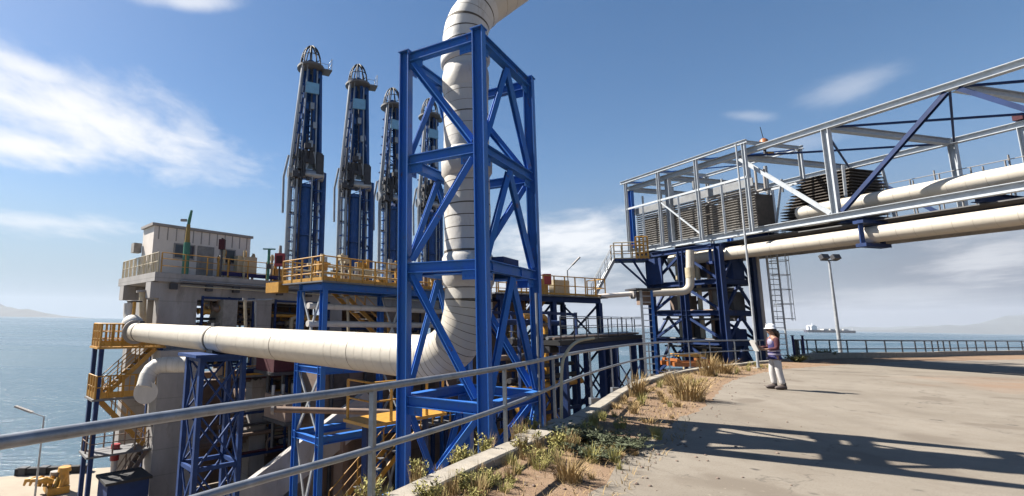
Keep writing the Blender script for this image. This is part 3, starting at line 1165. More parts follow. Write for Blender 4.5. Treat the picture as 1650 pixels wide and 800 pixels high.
MB().bar(H(b + V((-.4, 0, 0)), 1.98), H(b + V((.4, 0, 0)), 1.98), .1, .08).build('crossbar', M['green'], t_)
MB().tube([H(b, .7), H(b, 1.0)], .16, 10).build('valve_body', M['dark'], t_)
b = deck_at(372, 28.8)
t_ = thing('valve_skid', 'low pipework skid with yellow frame and cream valves beside the cabin', 'valve skid', b)
for k in range(9):
    x_ = PQ(.7 + .6 * (k % 3), 3.4 + k * .5, PZ)
    MB().tube([x_, H(x_, 1.3 + .6 * (k % 2))], .09, 8).build('standpipe', M['cream'] if k % 2 else M['yellow'], t_)
    MB().ring(H(x_, 1.15 + .5 * (k % 2)), (1, 1, 0), .22, .03, 14, 5).build('handwheel', M['yellow'] if k % 2 else M['dark'], t_)
MB().bar(PQ(.9, 3.7, PZ + .3), PQ(.9, 7.3, PZ + .3), .24, .24).build('header_pipe', M['jacket'], t_)
MB().box(PQ(1.3, 5.2, PZ + .9), (.6, 1.2, 1.3), AXPQ).build('cabinet', M['cream'], t_)
MB().box(PQ(1.3, 7.4, PZ + .5), (.6, .8, .9), AXPQ).build('cabinet', M['yellow'], t_)


# ------------------------------------------------------------------ loading arms
ARM_H = 18.3


def make_arm(base, label):
    t_ = thing('loading_arm', label, 'loading arm', base, 'marine loading arms on the jetty platform')
    rot = Matrix.Rotation(RAD(22), 3, 'Z')      # local x along the jetty front

    def P(x, y, z):
        return base + rot @ V((x, y, z))
    ax = (rot @ V((1, 0, 0)), rot @ V((0, 1, 0)), Z3)
    m_ = MB()
    m_.tube([P(0, 0, 0), P(0, 0, 7.4)], .66, 24)
    for z in (.15, 3.6, 7.2):
        m_.tube([P(0, 0, z - .08), P(0, 0, z + .08)], .78, 24)
    m_.build('riser_column', M['armblue'], t_)
    m_ = MB()
    m_.tube([P(1.45, .2, 0), P(1.45, .2, 8.6)], .24, 12)
    for z in (1.2, 3.4, 5.6):
        m_.bar(P(.6, .1, z), P(1.45, .2, z), .14, .14)
    m_.build('side_column', M['armblue'], t_)
    m_ = MB()
    m_.tube([P(-1.25, -.3, .2), P(-1.25, -.3, 8.2), P(-.6, -.4, 16.8)], .13, 12)
    m_.tube([P(-.95, .3, .2), P(-.95, .3, 9), P(-.35, .2, 15.6)], .09, 10)
    m_.tube([P(-1.55, .1, 5.2), P(-1.6, .1, 7.9), P(-1.3, .1, 9.6)], .09, 10)
    m_.build('product_pipe', M['silver'], t_)
    for z in (2.4, 5.2, 7.6):
        MB().bar(P(-1.3, -.3, z), P(-.4, -.2, z), .12, .12).build('pipe_bracket', M['dark'], t_)
    # swivel joint cluster
    m_ = MB()
    m_.tube([P(-1.35, -.2, 8.2), P(1.3, -.2, 8.2)], .42, 16)
    m_.tube([P(-.2, -.5, 8.9), P(-.2, .7, 8.9)], .3, 14)
    m_.build('swivel_joint', M['silver'], t_)
    m_ = MB()
    m_.box(P(.1, .2, 9.5), (1.7, 1.3, 1.0), ax)
    m_.box(P(-.75, -.35, 7.6), (.6, .6, 1.0), ax)
    m_.box(P(.95, -.3, 9.0), (.55, .7, 1.5), ax)
    m_.build('hinge_block', M['dark'], t_)
    jr_ = random.Random(4)
    m_ = MB()
    for k_ in range(16):
        m_.box(P(jr_.uniform(-1.2, 1.1), jr_.uniform(-.9, -.3), jr_.uniform(7.2, 10.4)), (jr_.uniform(.15, .5), .3, jr_.uniform(.15, .6)), ax)
    for k_ in range(6):
        x_ = jr_.uniform(-1.1, 1.0)
        m_.tube([P(x_, -.75, jr_.uniform(6.8, 8)), P(x_ + jr_.uniform(-.3, .3), -.75, jr_.uniform(9.5, 11.5))], .06, 6)
    m_.build('valve_cluster', M['dark'], t_)
    for k_, (x_, y_, r_, mm) in enumerate(((-.75, -.55, .13, 'silver'), (.72, -.45, .12, 'navy'), (.98, -.2, .1, 'silver'), (-.5, -.72, .07, 'dark'), (.35, -.72, .06, 'silver'))):
        MB().tube([P(x_, y_, .1), P(x_, y_, 7.9)], r_, 8).build('side_pipe', M[mm], t_)
    m_ = MB()
    for k_ in range(7):
        z = 1.0 + k_ * 1.0
        m_.bar(P(-1.2, -.62, z), P(1.2, -.5, z), .07, .07)
        m_.bar(P(-1.2, -.55, z), P(1.2, -.55, z + 1.0), .05, .05)
    m_.build('lower_lattice', M['armblue'], t_)
    for k_, (x0, x1, y_, r_) in enumerate(((-.75, -.3, .3, .17), (-.4, -.1, -.1, .15), (.7, .62, .45, .17), (.15, .25, .6, .14))):
        MB().tube([P(x0, y_, 9.0), P(x1, y_, 16.6)], r_, 10).build('arm_pipe', M['armblue'], t_)
    m_ = MB()
    for i in range(8):
        z = 9.8 + i * .85
        xl = -1.0 + (z - 8.2) / 8.6 * .6
        m_.bar(P(xl, .6, z), P(.95, .6, z), .08, .08)
        m_.bar(P(xl if i % 2 else .95, .6, z), P(.95 if i % 2 else xl, .6, z + .85), .06, .06)
        m_.box(P(jr_.uniform(-.5, .7), -.35, z + .3), (.25, .3, jr_.uniform(.2, .5)), ax)
    m_.build('back_lattice', M['armblue'], t_)
    m_ = MB()
    m_.box(P(1.05, .75, 7.4), (.8, 1.1, 1.7), ax)
    m_.build('counterweight', M['navy'], t_)
    m_ = MB()
    for s in (-1, 1):
        m_.tube([P(-.7, s * .35, 7.6), P(-.7, s * .55, 9.6)], .07, 8)
        m_.tube([P(.9, s * .4, 8), P(.4, s * .4, 10.4)], .09, 8)
    m_.build('hydraulic_cylinder', M['silver'], t_)
    # inboard arm: box boom and its lattice, leaning a little towards the tip
    m_ = MB()
    m_.bar(P(1.0, .1, 8.6), P(.78, .1, 16.7), .34, .42)
    m_.build('inboard_boom', M['armblue'], t_)
    m_ = MB()
    m_.tube([P(-.15, .35, 9.2), P(.02, .35, 16.4)], .2, 12)
    m_.tube([P(.42, -.3, 9.4), P(.34, -.3, 16.6)], .15, 10)
    m_.build('outboard_boom', M['armblue'], t_)
    m_ = MB()
    for i in range(9):
        z = 9.7 + i * .8
        xl = -1.1 + (z - 8.2) / 8.6 * .6
        m_.bar(P(xl, -.3, z), P(.95, .1, z), .07, .09)
        if i < 8:
            if i % 2:
                m_.bar(P(xl, -.25, z), P(.92, .12, z + .8), .05, .05)
            else:
                m_.bar(P(.92, .12, z), P(xl + .05, -.25, z + .8), .05, .05)
    m_.build('lattice', M['armblue'], t_)
    m_ = MB()
    for s in (-.2, .2):
        m_.tube([P(-1.2 + s, -.8, .3), P(-1.2 + s, -.8, 8.6)], .022, 5)
        m_.tube([P(-1.05 + s, -.75, 8.6), P(-.5 + s, -.7, 16.7)], .022, 5)
    for i in range(27):
        z = .5 + i * .3
        m_.bar(P(-1.4, -.8, z), P(-1.0, -.8, z), .03, .03)
    m_.build('access_ladder', M['silver'], t_)
    for i in range(4):
        z = 10.5 + i * 1.5
        MB().box(P(.2 + (i % 2) * .25, -.42, z), (.3, .4, .5), ax).build('junction_box', M['silver'], t_)
    for k_, (x0, x1, r_) in enumerate(((.18, .12, .05), (.6, .5, .06), (-.5, -.25, .05))):
        MB().tube([P(x0, -.5, 9.0), P(x1, -.55, 16.4)], r_, 8).build('hydraulic_hose', M['dark'] if k_ == 0 else M['silver'], t_)
    MB().box(P(.12, -.62, 14.9), (1.05, .12, .85), ax).build('sign_panel', M['lblue'], t_)
    # head platform, sheave and hoops
    m_ = MB()
    m_.tube([P(.1, 0, 16.7), P(.1, 0, 16.85)], 1.05, 18)
    m_.box(P(1.25, 0, 16.75), (.9, .9, .1), ax)
    m_.build('head_platform', M['grate'], t_)
    railing(t_, [P(1.65, -.45, 16.8), P(1.65, .45, 16.8), P(.9, .45, 16.8)], .9, .6, 'silver', .02, .02)
    m_ = MB()
    yv = rot @ V((0, 1, 0))
    for k_ in range(5):
        a_ = math.pi * k_ / 5
        m_.tube([P(.1 + math.cos(a_) * .8 * math.cos(b_), math.sin(a_) * .8 * math.cos(b_), 16.9 + 1.75 * math.sin(b_)) for b_ in [math.pi * i_ / 14 for i_ in range(15)]], .05, 6)
    m_.ring(P(.1, 0, 17.7), (0, 0, 1), .72, .035, 18, 5)
    m_.build('sheave_cage', M['dark'], t_)
    m_ = MB()
    m_.tube([P(.1, -.1, 17.1), P(.1, .1, 17.1)], .38, 20)
    m_.build('sheave', M['armblue'], t_)
    return t_


labels = ['leftmost and tallest-looking blue loading arm with silver pipes on its left edge',
          'second blue loading arm from the left, next to the tallest-looking one',
          'third blue loading arm, half hidden by the left column of the blue tower',
          'fourth and farthest blue loading arm, seen through the blue tower']
apos = [PQ(1.6, 9.15, PZ), PQ(1.5, 13.2, PZ), PQ(1.8, 16.9, PZ), PQ(1.2, 20.7, PZ)]
arm0 = make_arm(apos[0], labels[0])
for i in (1, 2, 3):
    dup(arm0, apos[i], RAD((0, -9, 8, 5)[i]), labels[i], (1, 1, (1, 1.012, .985, 1.0)[i]))


# ------------------------------------------------------------------ blue pipe racks with yellow railings
def steel_post(parent, p, z0, z1, w=.26, m='blue', name='column', up=None):
    MB().hsec(H(V((p.x, p.y, 0)), z0), H(V((p.x, p.y, 0)), z1), w, w, .02, up=up or P2).build(name, M[m], parent)


lr = thing('pipe_rack', 'blue steel access platform with crowded yellow railings in front of the loading arms', 'steel platform', V((-8.3, 21.5, LOW_Z)))
LA = V((-2.11, 21.5, 0))
LB = LA + P2 * 2.1
zt = 3.42
for b_q in (0, 4.4, 8.8):
    for o_ in (LA, LB):
        steel_post(lr, o_ + Q2 * b_q, LOW_Z, zt - .32)
for o_ in (LA, LB):
    for z_ in (zt - .16, -.4, -3.3):
        MB().hsec(H(o_ - Q2 * .1, z_), H(o_ + Q2 * 9, z_), .24, .32, .02).build('beam', M['blue'], lr)
for b_q in (0, 4.4, 8.8):
    for z_ in (zt - .18, -.42, -3.32):
        MB().hsec(H(LA + Q2 * b_q + P2 * .14, z_), H(LB + Q2 * b_q - P2 * .14, z_), .2, .26, .018).build('cross_beam', M['blue'], lr)
    for z0_, z1_ in ((zt - .4, -.2), (-.6, -3.1), (-3.5, -8.6)):
        MB().bar(H(LA + Q2 * b_q + P2 * .15, z0_), H(LB + Q2 * b_q - P2 * .15, z1_), .08, .1).build('brace', M['galv'], lr)
        MB().bar(H(LB + Q2 * b_q - P2 * .15, z0_), H(LA + Q2 * b_q + P2 * .15, z1_), .07, .09).build('brace', M['galv'], lr)
MB().box(H(LA + P2 * 1.6 + Q2 * 4.4, zt + .03), (4.0, 9.4, .06), AXPQ).build('deck', M['grate'], lr)
for o_, mids in ((-.3, (.33, .66)), (3.5, (.5,))):
    railing(lr, [H(LA + P2 * o_ - Q2 * .25, zt + .06), H(LA + P2 * o_ + Q2 * 9.1, zt + .06)], 1.1, .75, 'yellow', .03, .035, mids, toe=.15)
railing(lr, [H(LA + P2 * 3.5 - Q2 * .25, zt + .06), H(LA - P2 * .3 - Q2 * .25, zt + .06)], 1.1, .9, 'yellow', .03, .035, (.33, .66), toe=.15)
MB().box(H(LA + P2 * 4.2 - Q2 * .2, zt - .1), (1.4, .5, .5), AXPQ).build('end_box', M['yellow'], lr)
rk = random.Random(21)
for k in range(34):      # valves and standpipes on the deck
    o_ = LA + P2 * rk.uniform(.1, 3.2) + Q2 * (.2 + k * .25)
    hh = rk.uniform(.6, 1.7)
    MB().tube([H(o_, zt + .06), H(o_, zt + hh)], rk.uniform(.05, .13), 8).build('standpipe', M[('cream', 'yellow', 'silver', 'brown')[k % 4]], lr)
    MB().box(H(o_, zt + hh * rk.uniform(.3, .9)), (rk.uniform(.15, .5), rk.uniform(.2, .5), rk.uniform(.15, .45)), AXPQ).build('valve_block', M[('yellow', 'cream', 'dark')[k % 3]], lr)
for k_, z_ in ((.5, .5), (1.4, .9), (2.6, .7)):
    MB().tube([H(LA + P2 * k_ - Q2 * .1, zt + z_), H(LA + P2 * k_ + Q2 * 8.8, zt + z_)], .06, 8).build('header_pipe', M['cream'], lr)
for z_ in (2.4, 1.6):
    MB().tube([H(LA + P2 * 1.0 + Q2 * -.2, z_), H(LA + P2 * 1.0 + Q2 * 9, z_)], .14, 12).build('process_pipe', M['clad_worn'], lr)

ph = thing('pump_house', 'low brown concrete block behind the blue access platform, in shade under the jetty', 'building', H(LA + P2 * 4.6 + Q2 * 5, LOW_Z))
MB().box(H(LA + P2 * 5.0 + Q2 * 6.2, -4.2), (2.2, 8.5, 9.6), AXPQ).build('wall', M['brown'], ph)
MB().box(H(LA + P2 * 5.0 + Q2 * 6.2, .68), (2.5, 8.8, .16), AXPQ).build('roof', M['slat'], ph)
for k_ in range(4):
    MB().box(H(LA + P2 * 3.88 + Q2 * (3.2 + k_ * 2.0), -1.6), (.06, 1.0, 1.2), AXPQ).build('louvre', M['slatdark'], ph)
    MB().tube([H(LA + P2 * 3.7 + Q2 * (2.6 + k_ * 2.0), -8.8), H(LA + P2 * 3.7 + Q2 * (2.6 + k_ * 2.0), .5)], .1, 8).build('downpipe', M['dark'], ph)
st1 = thing('yellow_stair', 'upper yellow stair descending to the right under the blue access platform', 'stair', H(LA + Q2 * 5 + P2 * 1, -.4))
stair(st1, H(LA + P2 * 2.9 + Q2 * 6.6, -.3), H(LA + P2 * 2.9 + Q2 * 2.2, zt - .1), .8, P2)
st2 = thing('yellow_stair', 'lower yellow stair descending to the left, below the huge cream pipe', 'stair', H(LA + Q2 * 3, -6.6))
stair(st2, H(LA + P2 * -.9 + Q2 * .3, -6.3), H(LA + P2 * -.9 + Q2 * 4.3, -3.1), .9, P2)
yl = thing('yellow_landing', 'small yellow railed landing at the head of the lower stair', 'landing', H(LA + Q2 * 5, -3.1))
MB().box(H(LA - P2 * .9 + Q2 * 5.2, -3.12), (1.2, 1.8, .08), AXPQ).build('deck', M['grate'], yl)
railing(yl, [H(LA - P2 * 1.5 + Q2 * 4.4, -3.08), H(LA - P2 * 1.5 + Q2 * 6.1, -3.08), H(LA - P2 * .3 + Q2 * 6.1, -3.08)], 1.1, .6, 'yellow', .03, .035)
for k_ in (0, 1):
    steel_post(yl, LA - P2 * (.4 + k_) + Q2 * 5.9, LOW_Z, -3.2, .16, 'navy', 'column')
yl2 = thing('yellow_landing', 'yellow railed landing seen below the elbow of the cream pipe, beside the tower', 'landing', at(625, 670, 14))
c_ = at(640, 672, 14)
MB().box(c_, (2.6, 1.2, .08), (Q2, P2, Z3)).build('deck', M['yellow'], yl2)
railing(yl2, [c_ - Q2 * 1.2 - P2 * -.55, c_ - Q2 * 1.2 - P2 * .55, c_ + Q2 * 1.2 - P2 * .55], 1.05, .7, 'yellow', .028, .03)
for k_ in (-1, 1):
    MB().bar(V((c_.x, c_.y, -7)) + Q2 * k_, c_ + Q2 * k_ - V((0, 0, .05)), .14, .14).build('column', M['navy'], yl2)

# right rack
RA, RB_ = V((6.89, 26.82, 0)), V((13.96, 29.6, 0))
rdir = (RB_ - RA).normalized()
rper = V((-rdir.y, rdir.x, 0))
RL = (RB_ - RA).length
AXR = (rdir, rper, Z3)
rr_ = thing('pipe_rack', 'dark blue steel platform with yellow railings and stairs right of the blue tower', 'steel platform', V((RB_.x, RB_.y, LOW_Z)))
for t in (.3, RL * .52, RL - .15):
    for o_ in (0, 3.0):
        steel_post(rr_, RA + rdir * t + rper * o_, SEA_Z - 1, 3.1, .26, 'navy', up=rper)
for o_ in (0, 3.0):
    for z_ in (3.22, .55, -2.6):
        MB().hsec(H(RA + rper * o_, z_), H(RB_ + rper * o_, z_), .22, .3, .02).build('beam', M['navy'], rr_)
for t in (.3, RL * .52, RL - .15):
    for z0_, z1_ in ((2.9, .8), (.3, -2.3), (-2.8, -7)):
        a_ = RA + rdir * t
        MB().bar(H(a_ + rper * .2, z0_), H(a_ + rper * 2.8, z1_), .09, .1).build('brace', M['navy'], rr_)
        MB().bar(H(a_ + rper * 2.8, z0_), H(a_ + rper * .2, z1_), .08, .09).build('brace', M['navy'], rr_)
MB().box(H((RA + RB_) / 2 + rper * 1.5, 3.42), (RL + .6, 3.6, .07), AXR).build('deck', M['grate'], rr_)
railing(rr_, [H(RA - rper * .2, 3.46), H(RB_ - rper * .2 + rdir * .2, 3.46), H(RB_ + rper * 1.2 + rdir * .2, 3.46)], 1.1, .8, 'yellow', .03, .035, (.5,), toe=.12)
railing(rr_, [H(RA + rper * 3.2, 3.46), H(RB_ + rper * 3.2 + rdir * .2, 3.46)], 1.1, .8, 'yellow', .03, .035, (.5,), toe=.12)
for t, w_ in ((3.4, .9), (4.9, 1.1)):
    MB().box(H(RA + rdir * t + rper * .5, 3.95), (w_, .5, .9), AXR).build('cabinet', M['yellow'] if w_ < 1 else M['cream'], rr_)
MB().box(H(RA + rdir * 1.2 + rper * 2.6, -2.4), (5.6, .3, 11.0), AXR).build('back_panel', M['brown'], rr_)
st3 = thing('yellow_stair', 'yellow stair zigzagging under the right-hand dark platform', 'stair', H(RA + rdir * 3, -2.5))
stair(st3, H(RA + rdir * 1.6 + rper * 1.4, .5), H(RA + rdir * 4.2 + rper * 1.4, 3.2), .8, rper)
stair(st3, H(RA + rdir * 4.2 + rper * .5, -2.6), H(RA + rdir * 1.6 + rper * .5, .5), .8, rper)
b = at(882, 474, 28.5)
t_ = thing('call_post', 'red call box on a post behind the right column of the blue tower', 'call post', V((b.x, b.y, 3.46)))
MB().tube([V((b.x, b.y, 3.46)), V((b.x, b.y, 4.3))], .05, 8).build('post', M['dark'], t_)
MB().box(V((b.x, b.y, 4.4)), (.42, .32, .62)).build('box', M['red'], t_)


def street_lamp(px, py_top, Y, z0, arm_px, label, hr=.05):
    top = at(px, py_top, Y)
    b = V((top.x, top.y, z0))
    t_ = thing('street_lamp', label, 'lamp post', b)
    tip = at(arm_px[0], arm_px[1], Y)
    MB().tube([b, V((top.x, top.y, (top.z + z0) / 2)), top], [hr * 1.4, hr * 1.2, hr], 8).build('pole', M['galv'], t_)
    d = (tip - top)
    MB().tube([top, top + d * .45], hr * .8, 8).build('arm', M['galv'], t_)
    MB().bar(top + d * .4, tip, .22, .09).build('lamp_head', M['greyp'], t_)
    return t_


street_lamp(914, 436, 34, 3.4, (934, 415), 'grey street lamp with a short slanting head between the blue tower and the bridge')
street_lamp(71, 672, 30, LOW_Z, (25, 655), 'lone lamp post with a long slanting head on the lower quay at far left', .045)

# ------------------------------------------------------------------ stair tower at far left
K = at(165, 552, 25)
K = V((K.x, K.y, 0))
KL, KR = K + P2 * 1.6, K + Q2 * 2.5
KB = KL + KR - K
sttw = thing('stair_tower', 'tall slim stair tower with yellow landings at the left end of the jetty', 'stair tower', H(K, LOW_Z))
for c in (K, KL, KR, KB):
    MB().bar(H(c, LOW_Z), H(c, .15), .2, .2, P2).build('column', M['navy'], sttw)
zl = [.15, -2.4, -5.1]
for i, z_ in enumerate(zl):
    cen = (K + KB) / 2
    MB().box(H(cen, z_ + .04), (1.9, 2.9, .1), AXPQ).build('landing', M['yellow'] if i == 0 else M['grate'], sttw)
    pts = [H(KB + P2 * .1, z_ + .1), H(KL + P2 * .1 - Q2 * .1, z_ + .1), H(K - P2 * .1 - Q2 * .1, z_ + .1), H(KR - P2 * .1 + Q2 * .1, z_ + .1)]
    if i == 0:
        railing(sttw, pts, 1.15, .55, 'yellow', .035, .04, (.33, .66), toe=.25, pickets=.2)
    elif i == 1:
        railing(sttw, pts[1:], 1.1, .6, 'yellow', .035, .04, (.5,), toe=.3, pickets=.25)
    else:
        railing(sttw, pts, 1.1, .9, 'brown', .03, .03, (.5,))
stair(sttw, H(K + P2 * .5 + Q2 * .2, -2.3), H(K + P2 * .5 + Q2 * 2.3, .1), .7, P2, steps=9)
stair(sttw, H(K + P2 * 1.1 + Q2 * 2.3, -5.0), H(K + P2 * 1.1 + Q2 * .2, -2.4), .7, P2, 'yellow', steps=9)
stair(sttw, H(K + P2 * .5 + Q2 * .2, LOW_Z + .1), H(K + P2 * .5 + Q2 * 2.3, -5.1), .7, P2, 'brown', steps=12)
# cream valve body at the pipe's far end, on the top landing
vb = thing('end_valve', 'bulky cream valve with a dark handwheel at the far end of the level pipe', 'valve', H(far_end, .3))
MB().ball(far_end + pd * .7 + V((0, 0, .35)), .55, 14, 10).build('body', M['clad_worn'], vb)
MB().tube([far_end + pd * .02, far_end + pd * .14], .62, 24).build('flange', M['greyp'], vb)
MB().tube([far_end + pd * .7 + V((0, 0, .8)), far_end + pd * .7 + V((0, 0, 1.6))], .09, 8).build('stem', M['yellow'], vb)
MB().ring(far_end + pd * .7 + V((0, 0, 1.6)), (0, 0, 1), .35, .04, 18, 6).build('handwheel', M['dark'], vb)
MB().tube([far_end + pd * 1.3 + V((0, 0, .3)), far_end + pd * 2.0 + V((0, 0, .9)), far_end + pd * 2.1 + V((0, 0, 1.5))], .22, 12).build('branch_pipe', M['clad_worn'], vb)

# capped pipe below the level run
cp0, cp1, cp2 = at(310, 588, 23.2), at(243, 588, 23), at(235, 632, 22.6)
cpp = thing('capped_pipe', 'short beige pipe bending down to a round blank cap under the cream pipe', 'pipe', cp1)
pth = bend(cp0, cp1, at(233, 625, 22.6), .62, 10)
clad_tube(pth, .36, .25, .01, 24).build('elbow', [M['clad_worn'], M['seam_pale'], M['seam']], cpp)
capd = (V((0, 0, CAM_H)) - cp2)
capd = V((capd.x, capd.y, 0)).normalized()
MB().tube([cp2 - capd * .5, cp2 + capd * .1], .44, 28).build('drum', M['clad_worn'], cpp)
MB().tube([cp2 + capd * .1, cp2 + capd * .17], .5, 28).build('blank_cap', M['clad_worn'], cpp)

# lattice trestle carrying the level run
lat_c = corner + pd * 13.1
lt = thing('lattice_trestle', 'slender blue lattice trestle under the level cream pipe', 'trestle', V((lat_c.x, lat_c.y, LOW_Z)))
S_ = .68
cs = [V((lat_c.x, lat_c.y, 0)) + pd * sx * S_ + Q2 * sy * S_ for sx, sy in ((-1, -1), (1, -1), (1, 1), (-1, 1))]
ztop = zax - PR - .12
for c in cs:
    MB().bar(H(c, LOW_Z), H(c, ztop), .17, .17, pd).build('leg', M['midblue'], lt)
levels = [ztop - .1, -1.5, -3.3, -5.1, -6.9, -8.6]
for i in range(4):
    a, b = cs[i], cs[(i + 1) % 4]
    d = (b - a).normalized() * .1
    for j, z_ in enumerate(levels):
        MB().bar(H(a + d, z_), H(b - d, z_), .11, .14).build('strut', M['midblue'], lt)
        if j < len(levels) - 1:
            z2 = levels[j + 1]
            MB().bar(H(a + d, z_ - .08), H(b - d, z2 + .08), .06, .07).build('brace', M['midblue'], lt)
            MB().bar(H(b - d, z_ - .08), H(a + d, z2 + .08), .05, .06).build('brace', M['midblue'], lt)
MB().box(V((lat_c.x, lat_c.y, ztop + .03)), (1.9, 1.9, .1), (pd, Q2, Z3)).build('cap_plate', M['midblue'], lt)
MB().box(V((lat_c.x, lat_c.y, ztop + .13)), (.6, .5, .12), (pd, Q2, Z3)).build('saddle', M['dark'], lt)

# sloping concrete ramp
rp = thing('concrete_ramp', 'sloping grey concrete beam rising to the right below the cream pipe', 'ramp', at(380, 785, 17))
ra, rb2 = at(320, 870, 22.6), at(600, 650, 25.5)
MB().bar(ra, rb2, .45, 1.5).build('ramp_slab', M['concrete'], rp)
for t in (.25, .8):
    c_ = lerp(ra, rb2, t)
    MB().bar(V((c_.x, c_.y, LOW_Z)), c_ - V((0, 0, .4)), .5, .5).build('pier', M['brown'], rp)

# ------------------------------------------------------------------ clutter below: pipes, boxes, frames
pl = random.Random(11)
for k, (pxa, pya, pxb, pyb, Y, r_, mm, lab) in enumerate((
        (285, 488, 440, 483, 30.5, .06, 'silver', 'thin silver pipe bridging two concrete columns'),
        (395, 482, 396, 535, 27.5, .09, 'cream', 'upright cream pipe in front of the concrete columns'),
        (412, 485, 412, 530, 28.5, .07, 'silver', 'slim upright silver pipe beside the cream one'),
        (230, 470, 230, 525, 27.8, .2, 'cream', 'thick pale upright pipe under the corner of the platform'),
        (440, 660, 640, 665, 20, .12, 'brown', 'rusty brown level pipe behind the blue rack columns'),
        (560, 480, 562, 560, 24.5, .07, 'cream', 'cream upright pipe under the blue access platform'))):
    t_ = thing('process_pipe', lab, 'pipe', at(pxa, pya, Y))
    a, b = at(pxa, pya, Y), at(pxb, pyb, Y)
    MB().tube([a, b], r_, 10).build('tube', M[mm], t_)
    for e in (a, b):
        d = (b - a).normalized()
        MB().tube([e - d * .06, e + d * .06], r_ * 1.7, 12).build('flange', M['greyp'], t_)
for (px, py, Y, s, mm, lab) in ((455, 655, 26, (2.4, .8, 1.2), 'brown', 'rust-brown tank skid under the jetty platform'),
                               (360, 505, 30.5, (2.2, .8, 1.6), 'slat', 'brown equipment box between the concrete columns'),
                               (445, 585, 27, (2.2, 1.2, .8), 'maroon', 'dark red equipment skid under the platform')):
    c_ = at(px, py, Y)
    t_ = thing('equipment_skid', lab, 'equipment', c_)
    MB().box(c_, s, AXPQ).build('housing', M[mm], t_)
    MB().box(c_ - V((0, 0, s[2] / 2 + .08)), (s[0] * 1.1, s[1] * 1.1, .16), AXPQ).build('skid_frame', M['dark'], t_)
    for q_ in range(3):
        MB().tube([c_ + Q2 * (q_ - 1) * .5 + V((0, 0, s[2] / 2)), c_ + Q2 * (q_ - 1) * .5 + V((0, 0, s[2] / 2 + .5))], .09, 8).build('nozzle', M['silver'], t_)
    for q_ in (-1, 1):
        MB().bar(V((c_.x, c_.y, c_.z - 2.2)) + P2 * q_ * s[0] * .4, c_ + P2 * q_ * s[0] * .4 - V((0, 0, s[2] / 2 + .16)), .14, .14).build('leg', M['dark'], t_)

def manifold(label, a0, a1, b0, b1, z0, z1, n, seed, mats):
    """a packed bundle of level and upright pipes with valves in a light steel frame"""
    r_ = random.Random(seed)
    t_ = thing('pipe_manifold', label, 'pipework', PQ((a0 + a1) / 2, b0, z0))
    for aa in (a0, a1):
        for bb in (b0, (b0 + b1) / 2, b1):
            MB().bar(PQ(aa, bb, z0), PQ(aa, bb, z1), .12, .12, P2).build('frame_post', M['navy'], t_)
        for zz in (z0 + .2, (z0 + z1) / 2, z1 - .1):
            MB().bar(PQ(aa, b0, zz), PQ(aa, b1, zz), .1, .14).build('frame_beam', M['navy'], t_)
    for k in range(n):
        rr = r_.uniform(.05, .17)
        mm = M[mats[k % len(mats)]]
        if k % 3 == 0:
            a, b, z = r_.uniform(a0, a1), r_.uniform(b0, b1), r_.uniform(z0 + .3, z1)
            pts = bend(PQ(a, b, z0), PQ(a, b, z), PQ(a, b + (1 if b < (b0 + b1) / 2 else -1) * r_.uniform(.8, 2), z), .3, 5)
            MB().tube(pts, rr, 10).build('bent_pipe', mm, t_)
        elif k % 3 == 1:
            a, z = r_.uniform(a0, a1), r_.uniform(z0 + .2, z1)
            MB().tube([PQ(a, b0 - r_.uniform(0, .6), z), PQ(a, b1 + r_.uniform(0, .6), z)], rr, 10).build('level_pipe', mm, t_)
        else:
            a, b, z = r_.uniform(a0, a1), r_.uniform(b0, b1), r_.uniform(z0 + .3, z1)
            v_ = MB()
            v_.tube([PQ(a, b - .3, z), PQ(a, b - .2, z), PQ(a, b, z), PQ(a, b + .2, z), PQ(a, b + .3, z)], [.2, .12, .24, .12, .2], 10)
            v_.tube([PQ(a, b, z), PQ(a, b, z + .5)], .04, 6)
            v_.ring(PQ(a, b, z + .5), (0, 0, 1), .18, .025, 12, 5)
            v_.build('valve', mm, t_)
    return t_


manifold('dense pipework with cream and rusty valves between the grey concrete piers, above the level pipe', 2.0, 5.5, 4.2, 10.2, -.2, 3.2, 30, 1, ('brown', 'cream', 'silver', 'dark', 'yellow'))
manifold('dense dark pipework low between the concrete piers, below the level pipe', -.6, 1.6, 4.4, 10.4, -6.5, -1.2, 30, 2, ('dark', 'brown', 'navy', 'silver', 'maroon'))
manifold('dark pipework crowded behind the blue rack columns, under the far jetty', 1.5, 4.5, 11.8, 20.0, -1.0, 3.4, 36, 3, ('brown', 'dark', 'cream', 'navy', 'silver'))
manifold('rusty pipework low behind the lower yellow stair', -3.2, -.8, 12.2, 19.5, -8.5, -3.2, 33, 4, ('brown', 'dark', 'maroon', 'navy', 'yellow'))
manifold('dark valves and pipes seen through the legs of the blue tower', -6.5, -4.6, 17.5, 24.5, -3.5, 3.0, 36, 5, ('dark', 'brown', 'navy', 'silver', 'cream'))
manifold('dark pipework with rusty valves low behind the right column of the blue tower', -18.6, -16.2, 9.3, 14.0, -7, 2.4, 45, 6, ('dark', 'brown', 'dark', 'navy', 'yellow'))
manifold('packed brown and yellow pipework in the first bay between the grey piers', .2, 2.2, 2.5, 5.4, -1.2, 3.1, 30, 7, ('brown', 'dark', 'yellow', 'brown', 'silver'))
manifold('packed dark pipework in the second bay between the piers, left of the blue rack', .2, 2.2, 6.8, 10.6, -6.5, 3.1, 54, 8, ('dark', 'brown', 'dark', 'yellow', 'cream'))
